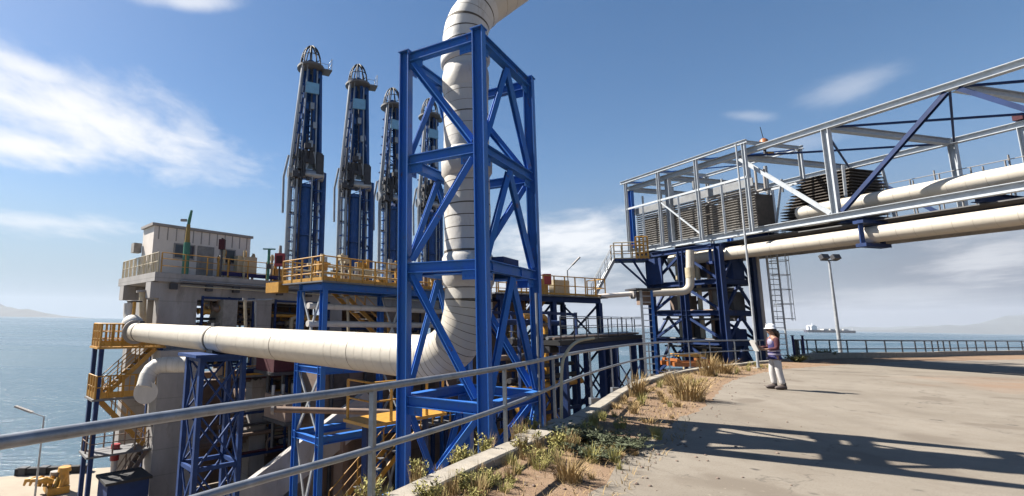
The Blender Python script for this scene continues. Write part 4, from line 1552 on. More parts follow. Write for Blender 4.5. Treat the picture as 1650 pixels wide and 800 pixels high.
for k_, (a_, b0_2, b1_2, z_, lab) in enumerate(((-.9, 3.4, 12.5, -1.6, 'walkway with yellow rails slung along the front of the concrete piers'), (-1.6, 12.6, 20.0, -.3, 'walkway with yellow rails behind the blue rack, half hidden'), (-3.6, 13.5, 21.5, -5.6, 'lowest walkway with yellow rails behind the lower stair'))):
    wk_ = thing('service_walkway', lab, 'walkway', PQ(a_, b0_2, z_))
    MB().box(PQ(a_, (b0_2 + b1_2) / 2, z_), (1.1, b1_2 - b0_2, .1), AXPQ).build('deck', M['grate'], wk_)
    railing(wk_, [PQ(a_ - .5, b0_2, z_ + .05), PQ(a_ - .5, b1_2, z_ + .05)], 1.1, 1.2, 'yellow', .028, .03, (.5,), toe=.12)
    for b_ in (b0_2 + .3, (b0_2 + b1_2) / 2, b1_2 - .3):
        MB().bar(PQ(a_, b_, LOW_Z), PQ(a_, b_, z_ - .05), .16, .16, P2).build('column', M['navy'], wk_)

# navy tank, white stub and red hydrant at the foot of the left columns
c_ = at(200, 770, 25)
t_ = thing('navy_tank', 'dark blue lidded tank at the foot of the concrete column', 'tank', V((c_.x, c_.y, LOW_Z)))
MB().box(V((c_.x, c_.y, (LOW_Z + c_.z) / 2)), (1.9, 1.6, c_.z - LOW_Z), AXPQ).build('body', M['navy'], t_)
MB().box(V((c_.x, c_.y, c_.z + .06)), (2.1, 1.8, .12), AXPQ).build('lid', M['rubber'], t_)
b = at(183, 755, 26.5)
t_ = thing('hydrant', 'small red and white hydrant post near the navy tank', 'hydrant', V((b.x, b.y, LOW_Z)))
MB().tube([V((b.x, b.y, LOW_Z)), H(b, .4)], .16, 10).build('post', M['white'], t_)
MB().tube([H(b, .4), H(b, 1.2)], .22, 10).build('head', M['red'], t_)

# yellow mooring hook and black fender on the quay
b = on(90, 792, LOW_Z)
mh = thing('mooring_hook', 'chunky yellow quick-release mooring hook unit on the pale quay', 'mooring hook', b)
MB().box(H(b, .22), (1.9, 1.0, .4), AXPQ).build('base', M['yellow'], mh)
for k in range(5):
    MB().tube([H(b + V((-.8 + k * .33, -.45, 0)), .4), H(b + V((-.8 + k * .33, -.2, 0)), .95 - .08 * (k % 2))], .12, 10).build('lever', M['ochre' if k % 2 else 'yellow'], mh)
MB().tube([H(b + V((.4, 0, 0)), .4), H(b + V((.4, 0, 0)), 1.2)], [.36, .25], 14).build('capstan', M['yellow'], mh)
MB().tube([H(b + V((.4, 0, 0)), 1.2), H(b + V((.4, 0, 0)), 1.45)], [.38, .34], 14).build('capstan_head', M['yellow'], mh)
for k in range(3):
    o_ = b + V((-.7 + k * .35, -.5, .7))
    MB().tube([o_, o_ + V((-.2, -.3, .25)), o_ + V((-.6, -.45, .2)), o_ + V((-.75, -.35, -.1))], [.17, .15, .12, .07], 10).build('hook', M['yellow'], mh)
MB().tube([H(b + V((-.2, .1, 0)), .75), H(b + V((-.2, .1, 0)), 1.15)], .3, 12).build('motor', M['slat'], mh)
fa, fb = on(25, 766, LOW_Z), on(147, 760, LOW_Z)
fd = thing('quay_fender', 'long black rubber fender beam along the edge of the pale quay', 'fender', fa)
MB().bar(H(fa, .22), H(fb, .22), .45, .44).build('beam', M['rubber'], fd)
for k in range(4):
    c_ = lerp(fa, fb, .1 + k * .27)
    MB().box(H(c_, .2), (.5, .56, .6)).build('clamp', M['dark'], fd)


# ------------------------------------------------------------------ pipe bridge
D3 = V((.263, -.861, 0))
N3 = V((8.05, 1.6, 0))
NU = V((.956, .292, 0))
E0 = V((18.68, 32.9, 0))
ZB, ZT = 7.0, 11.5


def BR(s, w, z):
    """s along the bridge towards the road, w across it in metres, z height"""
    return E0 + D3 * s + N3.normalized() * w + V((0, 0, z))


WB = N3.length
AXB = (D3, N3.normalized(), Z3)
S_END = 27.0
br = thing('pipe_bridge', 'long galvanised truss bridge carrying cream pipes high over the road at right', 'truss bridge', BR(0, 0, ZB))
for w in (0, WB):
    MB().hsec(BR(-1.2, w, ZT), BR(S_END, w, ZT), .3, .3, .025).build('top_chord', M['bgalv'], br)
    MB().hsec(BR(-1.2, w, ZB), BR(S_END, w, ZB), .3, .34, .025).build('bottom_chord', M['bgalv'], br)
NODE = [-.9, 2.5, 7.4, 12.3, 17.1, 22.0, 26.8]
for i, s in enumerate(NODE):
    MB().hsec(BR(s, .17, ZT - .05), BR(s, WB - .17, ZT - .05), .28, .3, .02).build('cross_beam', M['bgalv'], br)
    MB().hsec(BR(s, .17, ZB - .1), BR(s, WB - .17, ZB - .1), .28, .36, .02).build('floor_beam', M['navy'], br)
    if i in (0, 1, 3, 5):
        for w in (0, WB):
            MB().hsec(BR(s, w, ZB + .17), BR(s, w, ZT - .15), .28, .28, .022, up=D3).build('post', M['blue'] if i == 0 else M['bgalv'], br)
for w in (0, WB):
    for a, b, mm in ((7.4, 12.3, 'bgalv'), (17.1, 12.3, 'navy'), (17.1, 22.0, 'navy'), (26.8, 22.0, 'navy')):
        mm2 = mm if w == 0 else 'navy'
        sgn = 1 if b > a else -1
        MB().hsec(BR(a + sgn * .2, w, ZT - .2), BR(b - sgn * .25, w, ZB + .22), .17, .17, .016, up=N3.normalized()).build('diagonal', M[mm2], br)
for a, b in zip(NODE[2:], NODE[3:]):
    MB().bar(BR(a + .2, .2, ZT - .08), BR(b - .2, WB - .2, ZT - .08), .09, .09).build('wind_brace', M['navy'], br)
    MB().bar(BR(b - .2, .2, ZT - .08), BR(a + .2, WB - .2, ZT - .08), .08, .08).build('wind_brace', M['navy'], br)
MB().hsec(BR(14.9, WB, ZB + .17), BR(14.9, WB, ZT - .15), .3, .3, .022, up=D3).build('post', M['bgalv'], br)
MB().box(BR(14.9, WB - .1, ZT + .35), (.35, .3, .3), AXB).build('lamp_box', M['maroon'], br)
MB().box(BR(4.2, WB / 2, ZB - .32), (11.5, WB - .7, .06), AXB).build('house_floor', M['grate'], br)
MB().box(BR(18.0, WB * .5, ZB - .32), (16.2, WB - 1.2, .05), AXB).build('walkway_floor', M['grate'], br)
for k in range(3):
    MB().hsec(BR(-1.2, 1.6 + k * 2.2, ZB - .5), BR(S_END, 1.6 + k * 2.2, ZB - .5), .16, .24, .016).build('stringer', M['navy'], br)
wk = railing(br, [BR(9.0, WB * .78, ZB + .25), BR(S_END, WB * .78, ZB + .25)], 2.3, 1.1, 'greyp', .02, .022, (.6, .8))
for k in range(18):
    s_ = 10 + k * .93
    MB().bar(BR(s_, WB * .9, ZB), BR(s_, WB * .9, ZB + 2.4 + .3 * (k % 3)), .05, .05).build('lamp_standard' if False else 'fence_post', M['greyp'], br)

# pipes carried by the bridge
upn = thing('bridge_pipe', 'upper cream pipe lying inside the bridge truss', 'pipe', BR(12, 1.2, 7.6))
clad_tube([BR(9.6, 1.3, 7.75), BR(S_END, 1.3, 7.75)], .36, .55, .012, 24).build('tube', [M['clad'], M['seam_pale'], M['seam']], upn)
for s_ in (12.3, 17.1, 22):
    MB().box(BR(s_, 1.3, 7.24), (.3, .6, .34), AXB).build('shoe', M['dark'], upn)
lon = thing('bridge_pipe', 'lower cream pipe hung beneath the bridge floor', 'pipe', BR(12, 1.0, 6.0))
clad_tube([BR(2.0, .3, 6.0), BR(S_END, .3, 6.0)], .37, .55, .012, 24).build('tube', [M['clad'], M['seam_pale'], M['seam']], lon)
for s_ in (5.5, 13.4, 20.5):
    h_ = MB()
    h_.bar(BR(s_, -.28, 6.65), BR(s_, -.28, 5.5), .14, .14)
    h_.bar(BR(s_, .9, 6.65), BR(s_, .9, 5.5), .14, .14)
    h_.bar(BR(s_, -.4, 5.5), BR(s_, 1.05, 5.5), .4, .16)
    h_.bar(BR(s_, -.4, 6.55), BR(s_, 1.05, 6.55), .4, .14)
    h_.build('hanger', M['navy'], lon)
for w_, z_ in ((3.2, 6.2), (4.6, 6.25)):
    pp = thing('bridge_pipe', 'dark smaller pipe under the bridge floor beside the cream pipe' if w_ < 4 else 'innermost small pipe under the bridge floor', 'pipe', BR(12, w_, z_))
    MB().tube([BR(-.5, w_, z_), BR(S_END, w_, z_)], .2, 14).build('tube', M['slat'], pp)

# open-framed equipment house at the seaward end of the bridge
hs = thing('rack_house', 'open galvanised frame house at the seaward end of the bridge, full of brown louvres', 'frame house', BR(3, -.4, ZB))
SH = [-.8, 2.2, 5.2, 8.4]
ZH = 11.95
for w in (-.45, 3.4):
    for s in SH:
        MB().hsec(BR(s, w, ZB - .1), BR(s, w, ZH - .1), .17, .17, .015, up=D3).build('post', M['bgalv'], hs)
    MB().hsec(BR(SH[0] - .5, w, ZH), BR(SH[-1] + .2, w, ZH), .17, .2, .015).build('eaves_beam', M['bgalv'], hs)
    MB().bar(BR(SH[0], w, 9.95), BR(SH[-1], w, 9.95), .1, .12).build('mid_beam', M['bgalv'], hs)
for s in SH:
    MB().hsec(BR(s, -.36, ZH - .005), BR(s, 3.3, ZH - .005), .15, .18, .014).build('roof_beam', M['bgalv'], hs)
for s in (.7, 3.7, 6.8):
    MB().bar(BR(s, -.45, ZB), BR(s, -.45, 9.9), .1, .1).build('mullion', M['bgalv'], hs)
MB().bar(BR(SH[1] + .1, -.45, 9.8), BR(SH[2] - .1, -.45, 7.3), .08, .08).build('brace', M['bgalv'], hs)
for a, b in zip(SH, SH[1:]):
    MB().bar(BR(a + .1, -.3, ZH - .1), BR(b - .1, 3.2, ZH - .1), .06, .06).build('roof_brace', M['blue'], hs)
MB().box(BR(3.8, .05, 9.75), (9.0, .06, .45), AXB).build('fascia_band', M['silver'], hs)
for i, (a, b) in enumerate(zip(SH, SH[1:])):
    lv = MB()
    for z in range(16):
        c_ = BR((a + b) / 2, .15, 7.3 + z * .145)
        tl = (N3.normalized() * .8 - V((0, 0, .6))).normalized()
        lv.box(c_, (b - a - .3, .11, .022), (D3, tl, D3.cross(tl)))
    lv.build('louvre_panel', M['slat'], hs)
    for q_ in range(4):
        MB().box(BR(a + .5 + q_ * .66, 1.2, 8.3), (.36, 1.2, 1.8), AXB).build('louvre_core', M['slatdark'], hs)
    for q_ in range(3):
        MB().tube([BR(a + .4, .55 + q_ * .5, 9.3 + .12 * q_), BR(b - .4, .55 + q_ * .5, 9.3 + .12 * q_)], .07, 8).build('header_pipe', M['greyp'], hs)
rh = random.Random(2)
for k in range(10):
    s = rh.uniform(-.4, 8)
    w = rh.uniform(.2, 3)
    MB().tube([BR(s, w, 9.5), BR(s, w, 10.2 + rh.random() * 1.3)], .05 + .05 * rh.random(), 8).build('vent_pipe', M[('silver', 'greyp', 'galv')[k % 3]], hs)
ck = thing('louvred_cooler', 'dark slatted cooler block with sloping side standing on the bridge floor behind the frame house', 'cooler', BR(10.5, 3.6, ZB))
cm = MB()
for z in range(17):
    zz_ = 7.2 + z * .17
    ln = 3.7 - .12 * abs(z - 6)
    c_ = BR(9.3 + .04 * z, 3.8, zz_)
    cm.box(c_, (ln, 3.2 - .07 * z, .035), AXB)
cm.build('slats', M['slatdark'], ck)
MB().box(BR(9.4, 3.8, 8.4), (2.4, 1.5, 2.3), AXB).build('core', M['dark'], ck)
for sx in (-1, 1):
    for sy in (-1, 1):
        MB().bar(BR(9.3 + sx * 1.9, 3.8 + sy * 1.6, 6.8), BR(9.5 + sx * 1.6, 3.8 + sy * 1.3, 10.1), .1, .1).build('corner_post', M['galv'], ck)
bt = at(1232, 240, 26.4)
bc = thing('warning_beacon', 'orange warning beacon on top of the bridge truss', 'beacon', bt)
MB().tube([V((bt.x, bt.y, 11.5)), bt], .07, 8).build('stem', M['dark'], bc)
MB().tube([bt, bt + V((0, 0, .1)), bt + V((0, 0, .5)), bt + V((0, 0, .6))], [.2, .22, .2, .1], 12).build('lens', M['orange'], bc)
MB().bar(bt + V((0, 0, .55)), bt + V((-.12, 0, 1.3)), .03, .03).build('aerial', M['dark'], bc)
MB().tube([bt + V((.1, 0, -.25)), bt + V((.45, 0, -.25))], .09, 8).build('side_lamp', M['yellow'], bc)

# trestle under the seaward end of the bridge
tA, tB = V((18.48, 32.0, 0)), V((19.98, 27.6, 0))
tn = V((2.56, .9, 0))
tr = thing('bridge_trestle', 'dark braced steel trestle under the seaward end of the pipe bridge', 'trestle', V((tB.x, tB.y, -11)))
tl = [6.45, 4.4, 2.6, .9, -1.2, -4.5, -8]
for c in (tA, lerp(tA, tB, .5), tB, tA + tn, lerp(tA, tB, .5) + tn, tB + tn):
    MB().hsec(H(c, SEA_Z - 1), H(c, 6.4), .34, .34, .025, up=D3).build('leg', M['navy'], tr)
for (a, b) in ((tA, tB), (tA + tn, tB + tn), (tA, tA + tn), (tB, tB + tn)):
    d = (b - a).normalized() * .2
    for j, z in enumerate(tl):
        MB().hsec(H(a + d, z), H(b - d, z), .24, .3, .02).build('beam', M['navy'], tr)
        if j < len(tl) - 1:
            mid = (a + b) / 2
            z2 = tl[j + 1]
            MB().bar(H(mid, z - .18), H(a + d, z2 + .18), .12, .14).build('brace', M['navy'], tr)
            MB().bar(H(mid, z - .18), H(b - d, z2 + .18), .11, .13).build('brace', M['navy'], tr)
for k in range(6):
    c_ = lerp(tA, tB, .28 + k * .1) + tn * (.3 + .1 * (k % 3))
    MB().tube([H(c_, -1), H(c_, 6.3)], .09 + .03 * (k % 2), 10).build('vertical_pipe', M[('cream', 'brown', 'maroon')[k % 3]], tr)
pn = MB().box(H(lerp(tA, tB, .12) - NU * .25, 5.3), (1.3, .12, 1.7), (D3, NU, Z3)).build('side_panel', M['navy'], tr)
for k_, (f_, z_, sx, sz, mm) in enumerate(((.2, 3.2, 1.3, 1.1, 'brown'), (.62, 5.3, 1.5, .9, 'dark'), (.3, 1.6, 1.2, 1.3, 'dark'), (.75, 3.4, .9, 1.4, 'slat'), (.5, .2, 2.2, 1.3, 'dark'), (.85, .6, 1.0, 2.2, 'navy'), (.88, 3.0, .8, 1.7, 'dark'), (.9, 5.2, .9, 1.6, 'navy'))):
    MB().box(H(lerp(tA, tB, f_) + tn * .6, z_), (sx, .9, sz), (D3, NU, Z3)).build('equipment_box', M[mm], tr)
for k_, (z_, mm) in enumerate(((4.05, 'dark'), (2.25, 'brown'), (.55, 'dark'))):
    MB().box(H(lerp(tA, tB, .5) + tn * .5, z_), (4.4, 1.9, .1), (D3, NU, Z3)).build('grating_floor', M['grate'], tr)
    MB().tube([H(tA + tn * .2, z_ + .45), H(tB + tn * .2, z_ + .45)], .13, 10).build('level_pipe', M[mm], tr)
MB().box(H(lerp(tA, tB, .45) + tn * .5, -1.0), (4.6, 2.4, .16), (D3, tn.normalized(), Z3)).build('floor', M['grate'], tr)

# yellow railed platform and stair at the bridge end
yp = thing('bridge_end_platform', 'yellow railed landing with a stair at the seaward end of the bridge', 'landing', V((8, 32.5, 6)))
p1, p2 = at(990, 421, 32), at(1044, 408, 31.4)
p1.z = p2.z = 6.1
yd = (p2 - p1).normalized()
yn = V((-yd.y, yd.x, 0))
MB().box((p1 + p2) / 2 + yn * .6, ((p2 - p1).length, 1.4, .12), (yd, yn, Z3)).build('deck', M['navy'], yp)
railing(yp, [p1 - yn * .05, p2 - yn * .05], 1.15, .5, 'cream', .035, .04, (.5,), toe=.12)
railing(yp, [p2 - yn * .05 - yd * .7 + V((0, 0, .01)), p2 - yn * .05 + V((0, 0, .01))], 1.5, .2, 'yellow', .04, .05, (.3, .6, .8), toe=.2)
railing(yp, [p1 + yn * 1.2, p2 + yn * 1.2], 1.15, .6, 'yellow', .03, .035, (.5,))
q0 = at(955, 474, 31.5)
stair(yp, V((q0.x, q0.y, 3.5)), p1 + yn * .5, .9, yn, 'galv', steps=11)
for s_ in (0.15, .55):
    MB().bar(lerp(p1, p2, s_) - V((0, 0, .05)), H(tA, 4.2), .1, .1).build('knee_brace', M['navy'], yp)

# white pipe that crosses to the trestle and turns up to the bridge
wp = [at(965, 478, 29.5), at(1019, 474, 29.3), at(1112, 470, 28.6), at(1112, 404, 28.6)]
wpt = thing('white_pipe', 'white pipe crossing to the dark trestle and turning up to the bridge', 'pipe', wp[1])
path = bend(wp[1], wp[2], wp[3], .55, 10)
MB().tube(path, .215, 20).build('level_and_riser', M['clad'], wpt)
MB().tube([wp[0], wp[1]], .14, 16).build('thin_run', M['white'], wpt)
MB().tube([wp[1] - V((.07, 0, 0)), wp[1] + V((.1, 0, 0))], .3, 20).build('flange', M['greyp'], wpt)
cn = at(1124, 436, 28.6)
MB().tube([at(1112, 440, 28.6) - V((0, 0, .3)), at(1112, 440, 28.6) + V((0, 0, .3))], .25, 20).build('joint_sleeve', M['cream'], wpt)

# lower walkway from the right rack to the trestle
w0, w1_ = V((8.52, 22.3, .92)), V((17.26, 31.2, 1.12))
lw = thing('lower_walkway', 'dark railed walkway with thin rails leading to the foot of the trestle', 'walkway', w0)
wd_ = (w1_ - w0).normalized()
wn_ = V((-wd_.y, wd_.x, 0))
MB().bar(w0 + wn_ * .6, w1_ + wn_ * .6, 1.3, .22).build('deck', M['rubber'], lw)
MB().bar(w0 + wn_ * .7 - V((0, 0, .32)), w1_ + wn_ * .7 - V((0, 0, .32)), .5, .3).build('cable_tray', M['dark'], lw)
MB().hsec(w0 - V((0, 0, .3)), w1_ - V((0, 0, .3)), .2, .34, .02).build('girder', M['navy'], lw)
railing(lw, [w0 + wn_ * 1.2 + wd_ * 3 + V((0, 0, .11)), w1_ + wn_ * 1.2 + V((0, 0, .11))], 1.1, 1.8, 'rail', .025, .03)
railing(lw, [w0 - wn_ * .02 + wd_ * .2 + V((0, 0, .11)), w1_ - wn_ * .02 + V((0, 0, .11))], 1.0, 1.6, 'dark', .022, .026)
for k_ in range(3):
    MB().tube([w0 + wn_ * (.25 + .3 * k_) + V((0, 0, .2)), w1_ + wn_ * (.25 + .3 * k_) + V((0, 0, .2))], .06 + .02 * k_, 8).build('level_pipe', M[('brown', 'silver', 'dark')[k_]], lw)
railing(lw, [w1_ + wd_ * .1 + V((0, 0, .11)), w1_ + wn_ * 1.2 + wd_ * .1 + V((0, 0, .11))], 1.1, .6, 'rail', .025, .03)
for t in (.04, .42, .56, .84, .97):
    c_ = lerp(w0, w1_, t)
    MB().bar(V((c_.x, c_.y, SEA_Z - 1)), V((c_.x, c_.y, c_.z - .46)), .28, .28, wd_).build('leg', M['navy'], lw)
    c2 = c_ + wn_ * 1.5
    MB().bar(V((c2.x, c2.y, SEA_Z - 1)), V((c2.x, c2.y, c2.z - .12)), .22, .22, wd_).build('leg', M['navy'], lw)
    MB().bar(V((c_.x, c_.y, -.4)), V((c2.x, c2.y, -3)), .08, .08).build('brace', M['navy'], lw)
    MB().bar(V((c2.x, c2.y, -.4)), V((c_.x, c_.y, -3)), .07, .07).build('brace', M['navy'], lw)

# small silver ladder column left of the trestle
lc = at(1050, 600, 25)
lca = thing('ladder_column', 'narrow silver ladder column with a small landing in front of the trestle', 'ladder', V((lc.x, lc.y, -3)))
for o_ in (-.28, .28):
    MB().bar(V((lc.x + o_, lc.y, -3)), V((lc.x + o_, lc.y, 3.6)), .12, .12).build('upright', M['galv'] if o_ < 0 else M['blue'], lca)
rg = MB()
for k in range(20):
    rg.bar(V((lc.x - .28, lc.y, -2.6 + k * .31)), V((lc.x + .28, lc.y, -2.6 + k * .31)), .04, .04)
rg.build('rungs', M['galv'], lca)
MB().box(V((lc.x, lc.y + .3, 3.64)), (1.3, 1.1, .08)).build('landing', M['dark'], lca)
MB().box(V((lc.x + .1, lc.y + .4, 3.2)), (.6, .4, .7)).build('cable_box', M['brown'], lca)

# orange skid at the foot of the trestle
ob = at(1108, 590, 24.5)
os_ = thing('orange_skid', 'orange open tray skid lying below the road edge by the trestle', 'skid', V((ob.x, ob.y, ob.z - .5)))
for k in range(3):
    MB().bar(ob + V((-1.0, -.5 + k * .5, .1)), ob + V((1.1, -.5 + k * .5, .1)), .16, .2).build('runner', M['orange'], os_)
for k in range(2):
    MB().bar(ob + V((-.8 + k * 1.6, -.6, .3)), ob + V((-.8 + k * 1.6, .6, .3)), .14, .12).build('cross_member', M['orange'], os_)
MB().box(ob + V((.1, .1, .52)), (1.3, .7, .12)).build('tray', M['yellow'], os_)
for k in (-.9, .9):
    MB().bar(ob + V((k, 0, -3)), ob, .14, .14).build('leg', M['navy'], os_)

# ------------------------------------------------------------------ masts and ladder by the road
mb_ = on(1222, 594)
mt = thing('slim_mast', 'slim grey mast rising from the kerb to the frame house on the bridge', 'mast', mb_)
tp = at(1184, 232, mb_.y)
MB().tube([mb_, V((mb_.x, mb_.y, 4)), V((mb_.x, mb_.y, tp.z))], [.055, .046, .036], 10).build('pole', M['galv'], mt)
MB().box(mb_ + V((0, 0, .02)), (.3, .3, .04)).build('base_plate', M['kerb'], mt)
fb_ = on(1355, 572)
fl = thing('floodlight_mast', 'tall thin floodlight mast with two lamps beyond the road', 'floodlight', fb_)
ftop = at(1344, 420, fb_.y).z
MB().tube([fb_, V((fb_.x, fb_.y, ftop))], [.12, .07], 10).build('pole', M['galv'], fl)
MB().bar(V((fb_.x - .6, fb_.y, ftop)), V((fb_.x + .6, fb_.y, ftop)), .08, .08).build('crossbar', M['dark'], fl)
for k_ in (-.42, .42):
    MB().box(V((fb_.x + k_, fb_.y - .1, ftop + .22)), (.5, .32, .36), (V((1, 0, 0)), V((0, .9, -.4)), V((0, .4, .9)))).build('floodlight_head', M['dark'], fl)
lb = on(1262, 582)
lb = V((lb.x, lb.y, 0))
lx = thing('caged_ladder', 'tall caged ladder climbing from the road verge to the bridge', 'ladder', lb)
lh = 7.3
for o_ in (-.3, .3):
    MB().tube([lb + V((o_, 0, 0)), lb + V((o_, 0, lh))], .055 if o_ < 0 else .045, 8).build('rail', M['galv'], lx)
rg = MB()
for k in range(24):
    rg.bar(lb + V((-.3, 0, .3 + k * .3)), lb + V((.3, 0, .3 + k * .3)), .04, .04)
rg.build('rungs', M['galv'], lx)
cg = MB()
for k in range(7):
    cg.ring(lb + V((.05, -.38, 2.3 + k * .8)), (0, 0, 1), .42, .018, 16, 5)
for a in range(5):
    an = math.pi * (1 + a / 4)
    cg.tube([lb + V((.05 + .42 * math.cos(an), -.38 + .42 * math.sin(an), 2.2)), lb + V((.05 + .42 * math.cos(an), -.38 + .42 * math.sin(an), lh))], .014, 5)
cg.build('cage', M['galv'], lx)
MB().tube([lb + V((-.75, .1, 0)), lb + V((-.75, .1, lh))], .08, 10).build('guide_pole', M['greyp'], lx)

# gate posts at the gap between the two railings
for k, (px, lab) in enumerate(((1281, 'dark short post at the railing gap left of the far railing'), (1297, 'second dark short post at the railing gap, nearest the far railing'))):
    c_ = on(px, 580)
    t_ = thing('gate_post', lab, 'post', c_)
    MB().bar(c_, H(c_, 1.35), .09, .09).build('upright', M['jacket'], t_)
    MB().box(H(c_, 1.37), (.13, .13, .04)).build('cap', M['dark'], t_)

# bent vent pipe behind the railing
gp_ = [at(905, 700, 8.85), at(905, 600, 8.85), at(912, 570, 8.9), at(930, 551, 9.0), at(957, 545, 9.1)]
vp = thing('bent_vent_pipe', 'thin pale pipe bending over to the right behind the guard railing', 'pipe', gp_[0])
MB().tube(smooth_path(gp_, 6), .027, 10).build('tube', M['cream'], vp)
MB().box(gp_[0] + V((0, 0, -.02)), (.4, .4, .08)).build('foot', M['kerb'], vp)

# concrete pads on the verge at the tower's foot
for px, py, sx, lab in ((862, 712, .55, 'small pale concrete pad on the verge in front of the right tower column'), (903, 689, .4, 'small concrete pad at the foot of the bent vent pipe')):
    c_ = on(px, py)
    o_ = MB().box(H(c_, .05), (sx, sx * .7, .12), (Wd, U, Z3)).build('concrete_pad', M['kerb'])
    tag(o_, lab, 'concrete pad')


# ------------------------------------------------------------------ ship
sb = at(1337, 531, 3000)
shp = thing('tanker_ship', 'long dark-hulled tanker with a white superstructure at its left end on the horizon', 'ship', (sb.x, sb.y, SEA_Z))
L2 = 138


def SP(x, y, z):
    return V((sb.x + x, sb.y + y - x * .12, SEA_Z + z))


hm = MB()
sec = [(-L2, 10, 0), (-L2 + 6, 18, 0), (L2 - 40, 20, 0), (L2 - 8, 8, 0), (L2, .8, 0)]
vs = []
for x, w, _ in sec:
    for (yy, z) in ((-w, 15), (-w * .8, -2), (w * .8, -2), (w, 15)):
        vs.append(SP(x + (4 if z > 0 and x > 100 else 0), yy, z))
fs = []
for i in range(len(sec) - 1):
    for j in range(3):
        fs.append((i * 4 + j, i * 4 + j + 1, (i + 1) * 4 + j + 1, (i + 1) * 4 + j))
    fs.append((i * 4 + 3, i * 4, (i + 1) * 4, (i + 1) * 4 + 3))
fs += [(0, 1, 2, 3), (16, 19, 18, 17)]
hm.add(vs, fs)
hm.build('hull', M['hull'], shp)
MB().box(SP(-L2 + 40, 0, 27), (34, 30, 24)).build('superstructure', M['helmet'], shp)
MB().box(SP(-L2 + 38, 0, 41), (18, 34, 5)).build('bridge_deck', M['helmet'], shp)
MB().box(SP(-L2 + 20, 0, 27), (12, 12, 26)).build('funnel', M['helmet'], shp)
MB().tube([SP(-L2 + 42, 0, 43), SP(-L2 + 42, 0, 56)], 1.2, 6).build('radar_mast', M['helmet'], shp)
for k in range(4):
    MB().box(SP(-30 + k * 36, 0, 18.5), (30, 26, 7)).build('tank_cover', M['paper'], shp)
MB().tube([SP(L2 - 14, 0, 15), SP(L2 - 14, 0, 30)], 1, 6).build('foremast', M['helmet'], shp)


# ------------------------------------------------------------------ person
def skin_mesh(name, joints, edges, m, parent, root=0, sub=2, loc=V((0, 0, 0))):
    me = bpy.data.meshes.new(name)
    me.from_pydata([tuple(V(j[0])) for j in joints], edges, [])
    o = bpy.data.objects.new(name, me)
    COL.objects.link(o)
    md = o.modifiers.new('skin', 'SKIN')
    md.use_smooth_shade = True
    for i, j in enumerate(joints):
        sv = me.skin_vertices[0].data[i]
        r_ = j[1]
        sv.radius = (r_, r_) if not isinstance(r_, tuple) else r_
        sv.use_root = (i == root)
    s_ = o.modifiers.new('sub', 'SUBSURF')
    s_.levels = sub
    s_.render_levels = sub
    me.materials.append(m)
    o.parent = parent
    return o


pb = on(1254, 628)
pb = V((pb.x, pb.y, .006))
ps = thing('person', 'person in white trousers, navy jacket and white hard hat holding papers', 'person', pb)
ps.rotation_euler = (0, 0, RAD(73))
J = [((0, 0, .96), (.13, .10)), ((0, .0, 1.14), (.125, .095)), ((0, .0, 1.33), (.15, .105)), ((0, -.005, 1.45), (.10, .08)), ((0, .015, 1.53), .052), ((0, .035, 1.60), (.068, .078)), ((0, .035, 1.70), (.072, .088)), ((0, .03, 1.77), (.05, .06)),
     ((.1, 0, .9), .092), ((.1, .07, .5), .062), ((.1, .03, .1), .042), ((.1, .17, .045), .04),
     ((-.1, -.01, .9), .092), ((-.11, -.02, .5), .062), ((-.11, -.1, .11), .042), ((-.11, .03, .045), .04),
     ((.2, 0, 1.42), .058), ((.25, .03, 1.15), .043), ((.17, .27, 1.17), .033), ((.14, .34, 1.19), .032),
     ((-.2, 0, 1.42), .058), ((-.25, .03, 1.15), .043), ((-.17, .27, 1.12), .033), ((-.14, .34, 1.13), .032),
     ((0, .135, 1.645), .013), ((.083, .03, 1.65), .014), ((-.083, .03, 1.65), .014)]
E_ = [(0, 1), (1, 2), (2, 3), (3, 4), (4, 5), (5, 6), (6, 7), (0, 8), (8, 9), (9, 10), (10, 11), (0, 12), (12, 13), (13, 14), (14, 15),
      (3, 16), (16, 17), (17, 18), (18, 19), (3, 20), (20, 21), (21, 22), (22, 23), (5, 24), (5, 25), (5, 26)]
for side, wr in ((1, 19), (-1, 23)):
    wx, wy, wz = J[wr][0]
    for f, (dx, dz, ln) in enumerate(((.022, .03, .072), (.008, .034, .082), (-.006, .03, .076), (-.018, .02, .06))):
        i0 = len(J)
        bx = wx - side * .01
        J.append(((bx, wy + .035, wz + dz * .8 - .012 * f), .0105))
        J.append(((bx - side * .012, wy + .035 + ln * .55, wz + dz * .9 - .014 * f), .0095))
        J.append(((bx - side * .04, wy + .03 + ln * .72, wz + dz * .9 - .016 * f), .008))
        E_ += [(wr, i0), (i0, i0 + 1), (i0 + 1, i0 + 2)]
    i0 = len(J)
    J.append(((wx - side * .03, wy + .01, wz + .045), .011))
    J.append(((wx - side * .045, wy + .055, wz + .058), .009))
    E_ += [(wr, i0), (i0, i0 + 1)]
skin_mesh('body', J, E_, M['skin'], ps)
skin_mesh('trousers', [((0, 0, .99), (.145, .115)), ((0, 0, .9), (.14, .115)), ((.1, 0, .84), .108), ((.1, .065, .5), .085), ((.1, .03, .12), .075), ((-.1, -.01, .84), .108), ((-.11, -.02, .5), .085), ((-.11, -.09, .13), .075)],
          [(0, 1), (1, 2), (2, 3), (3, 4), (1, 5), (5, 6), (6, 7)], M['trouser'], ps)
jk = skin_mesh('jacket', [((0, 0, 1.0), (.17, .14)), ((0, 0, .86), (.18, .15)), ((0, 0, 1.18), (.16, .13)), ((0, 0, 1.34), (.175, .135)), ((0, 0, 1.455), (.11, .09)), ((0, .012, 1.5), .07)],
               [(1, 0), (0, 2), (2, 3), (3, 4), (4, 5)], M['jacket'], ps)
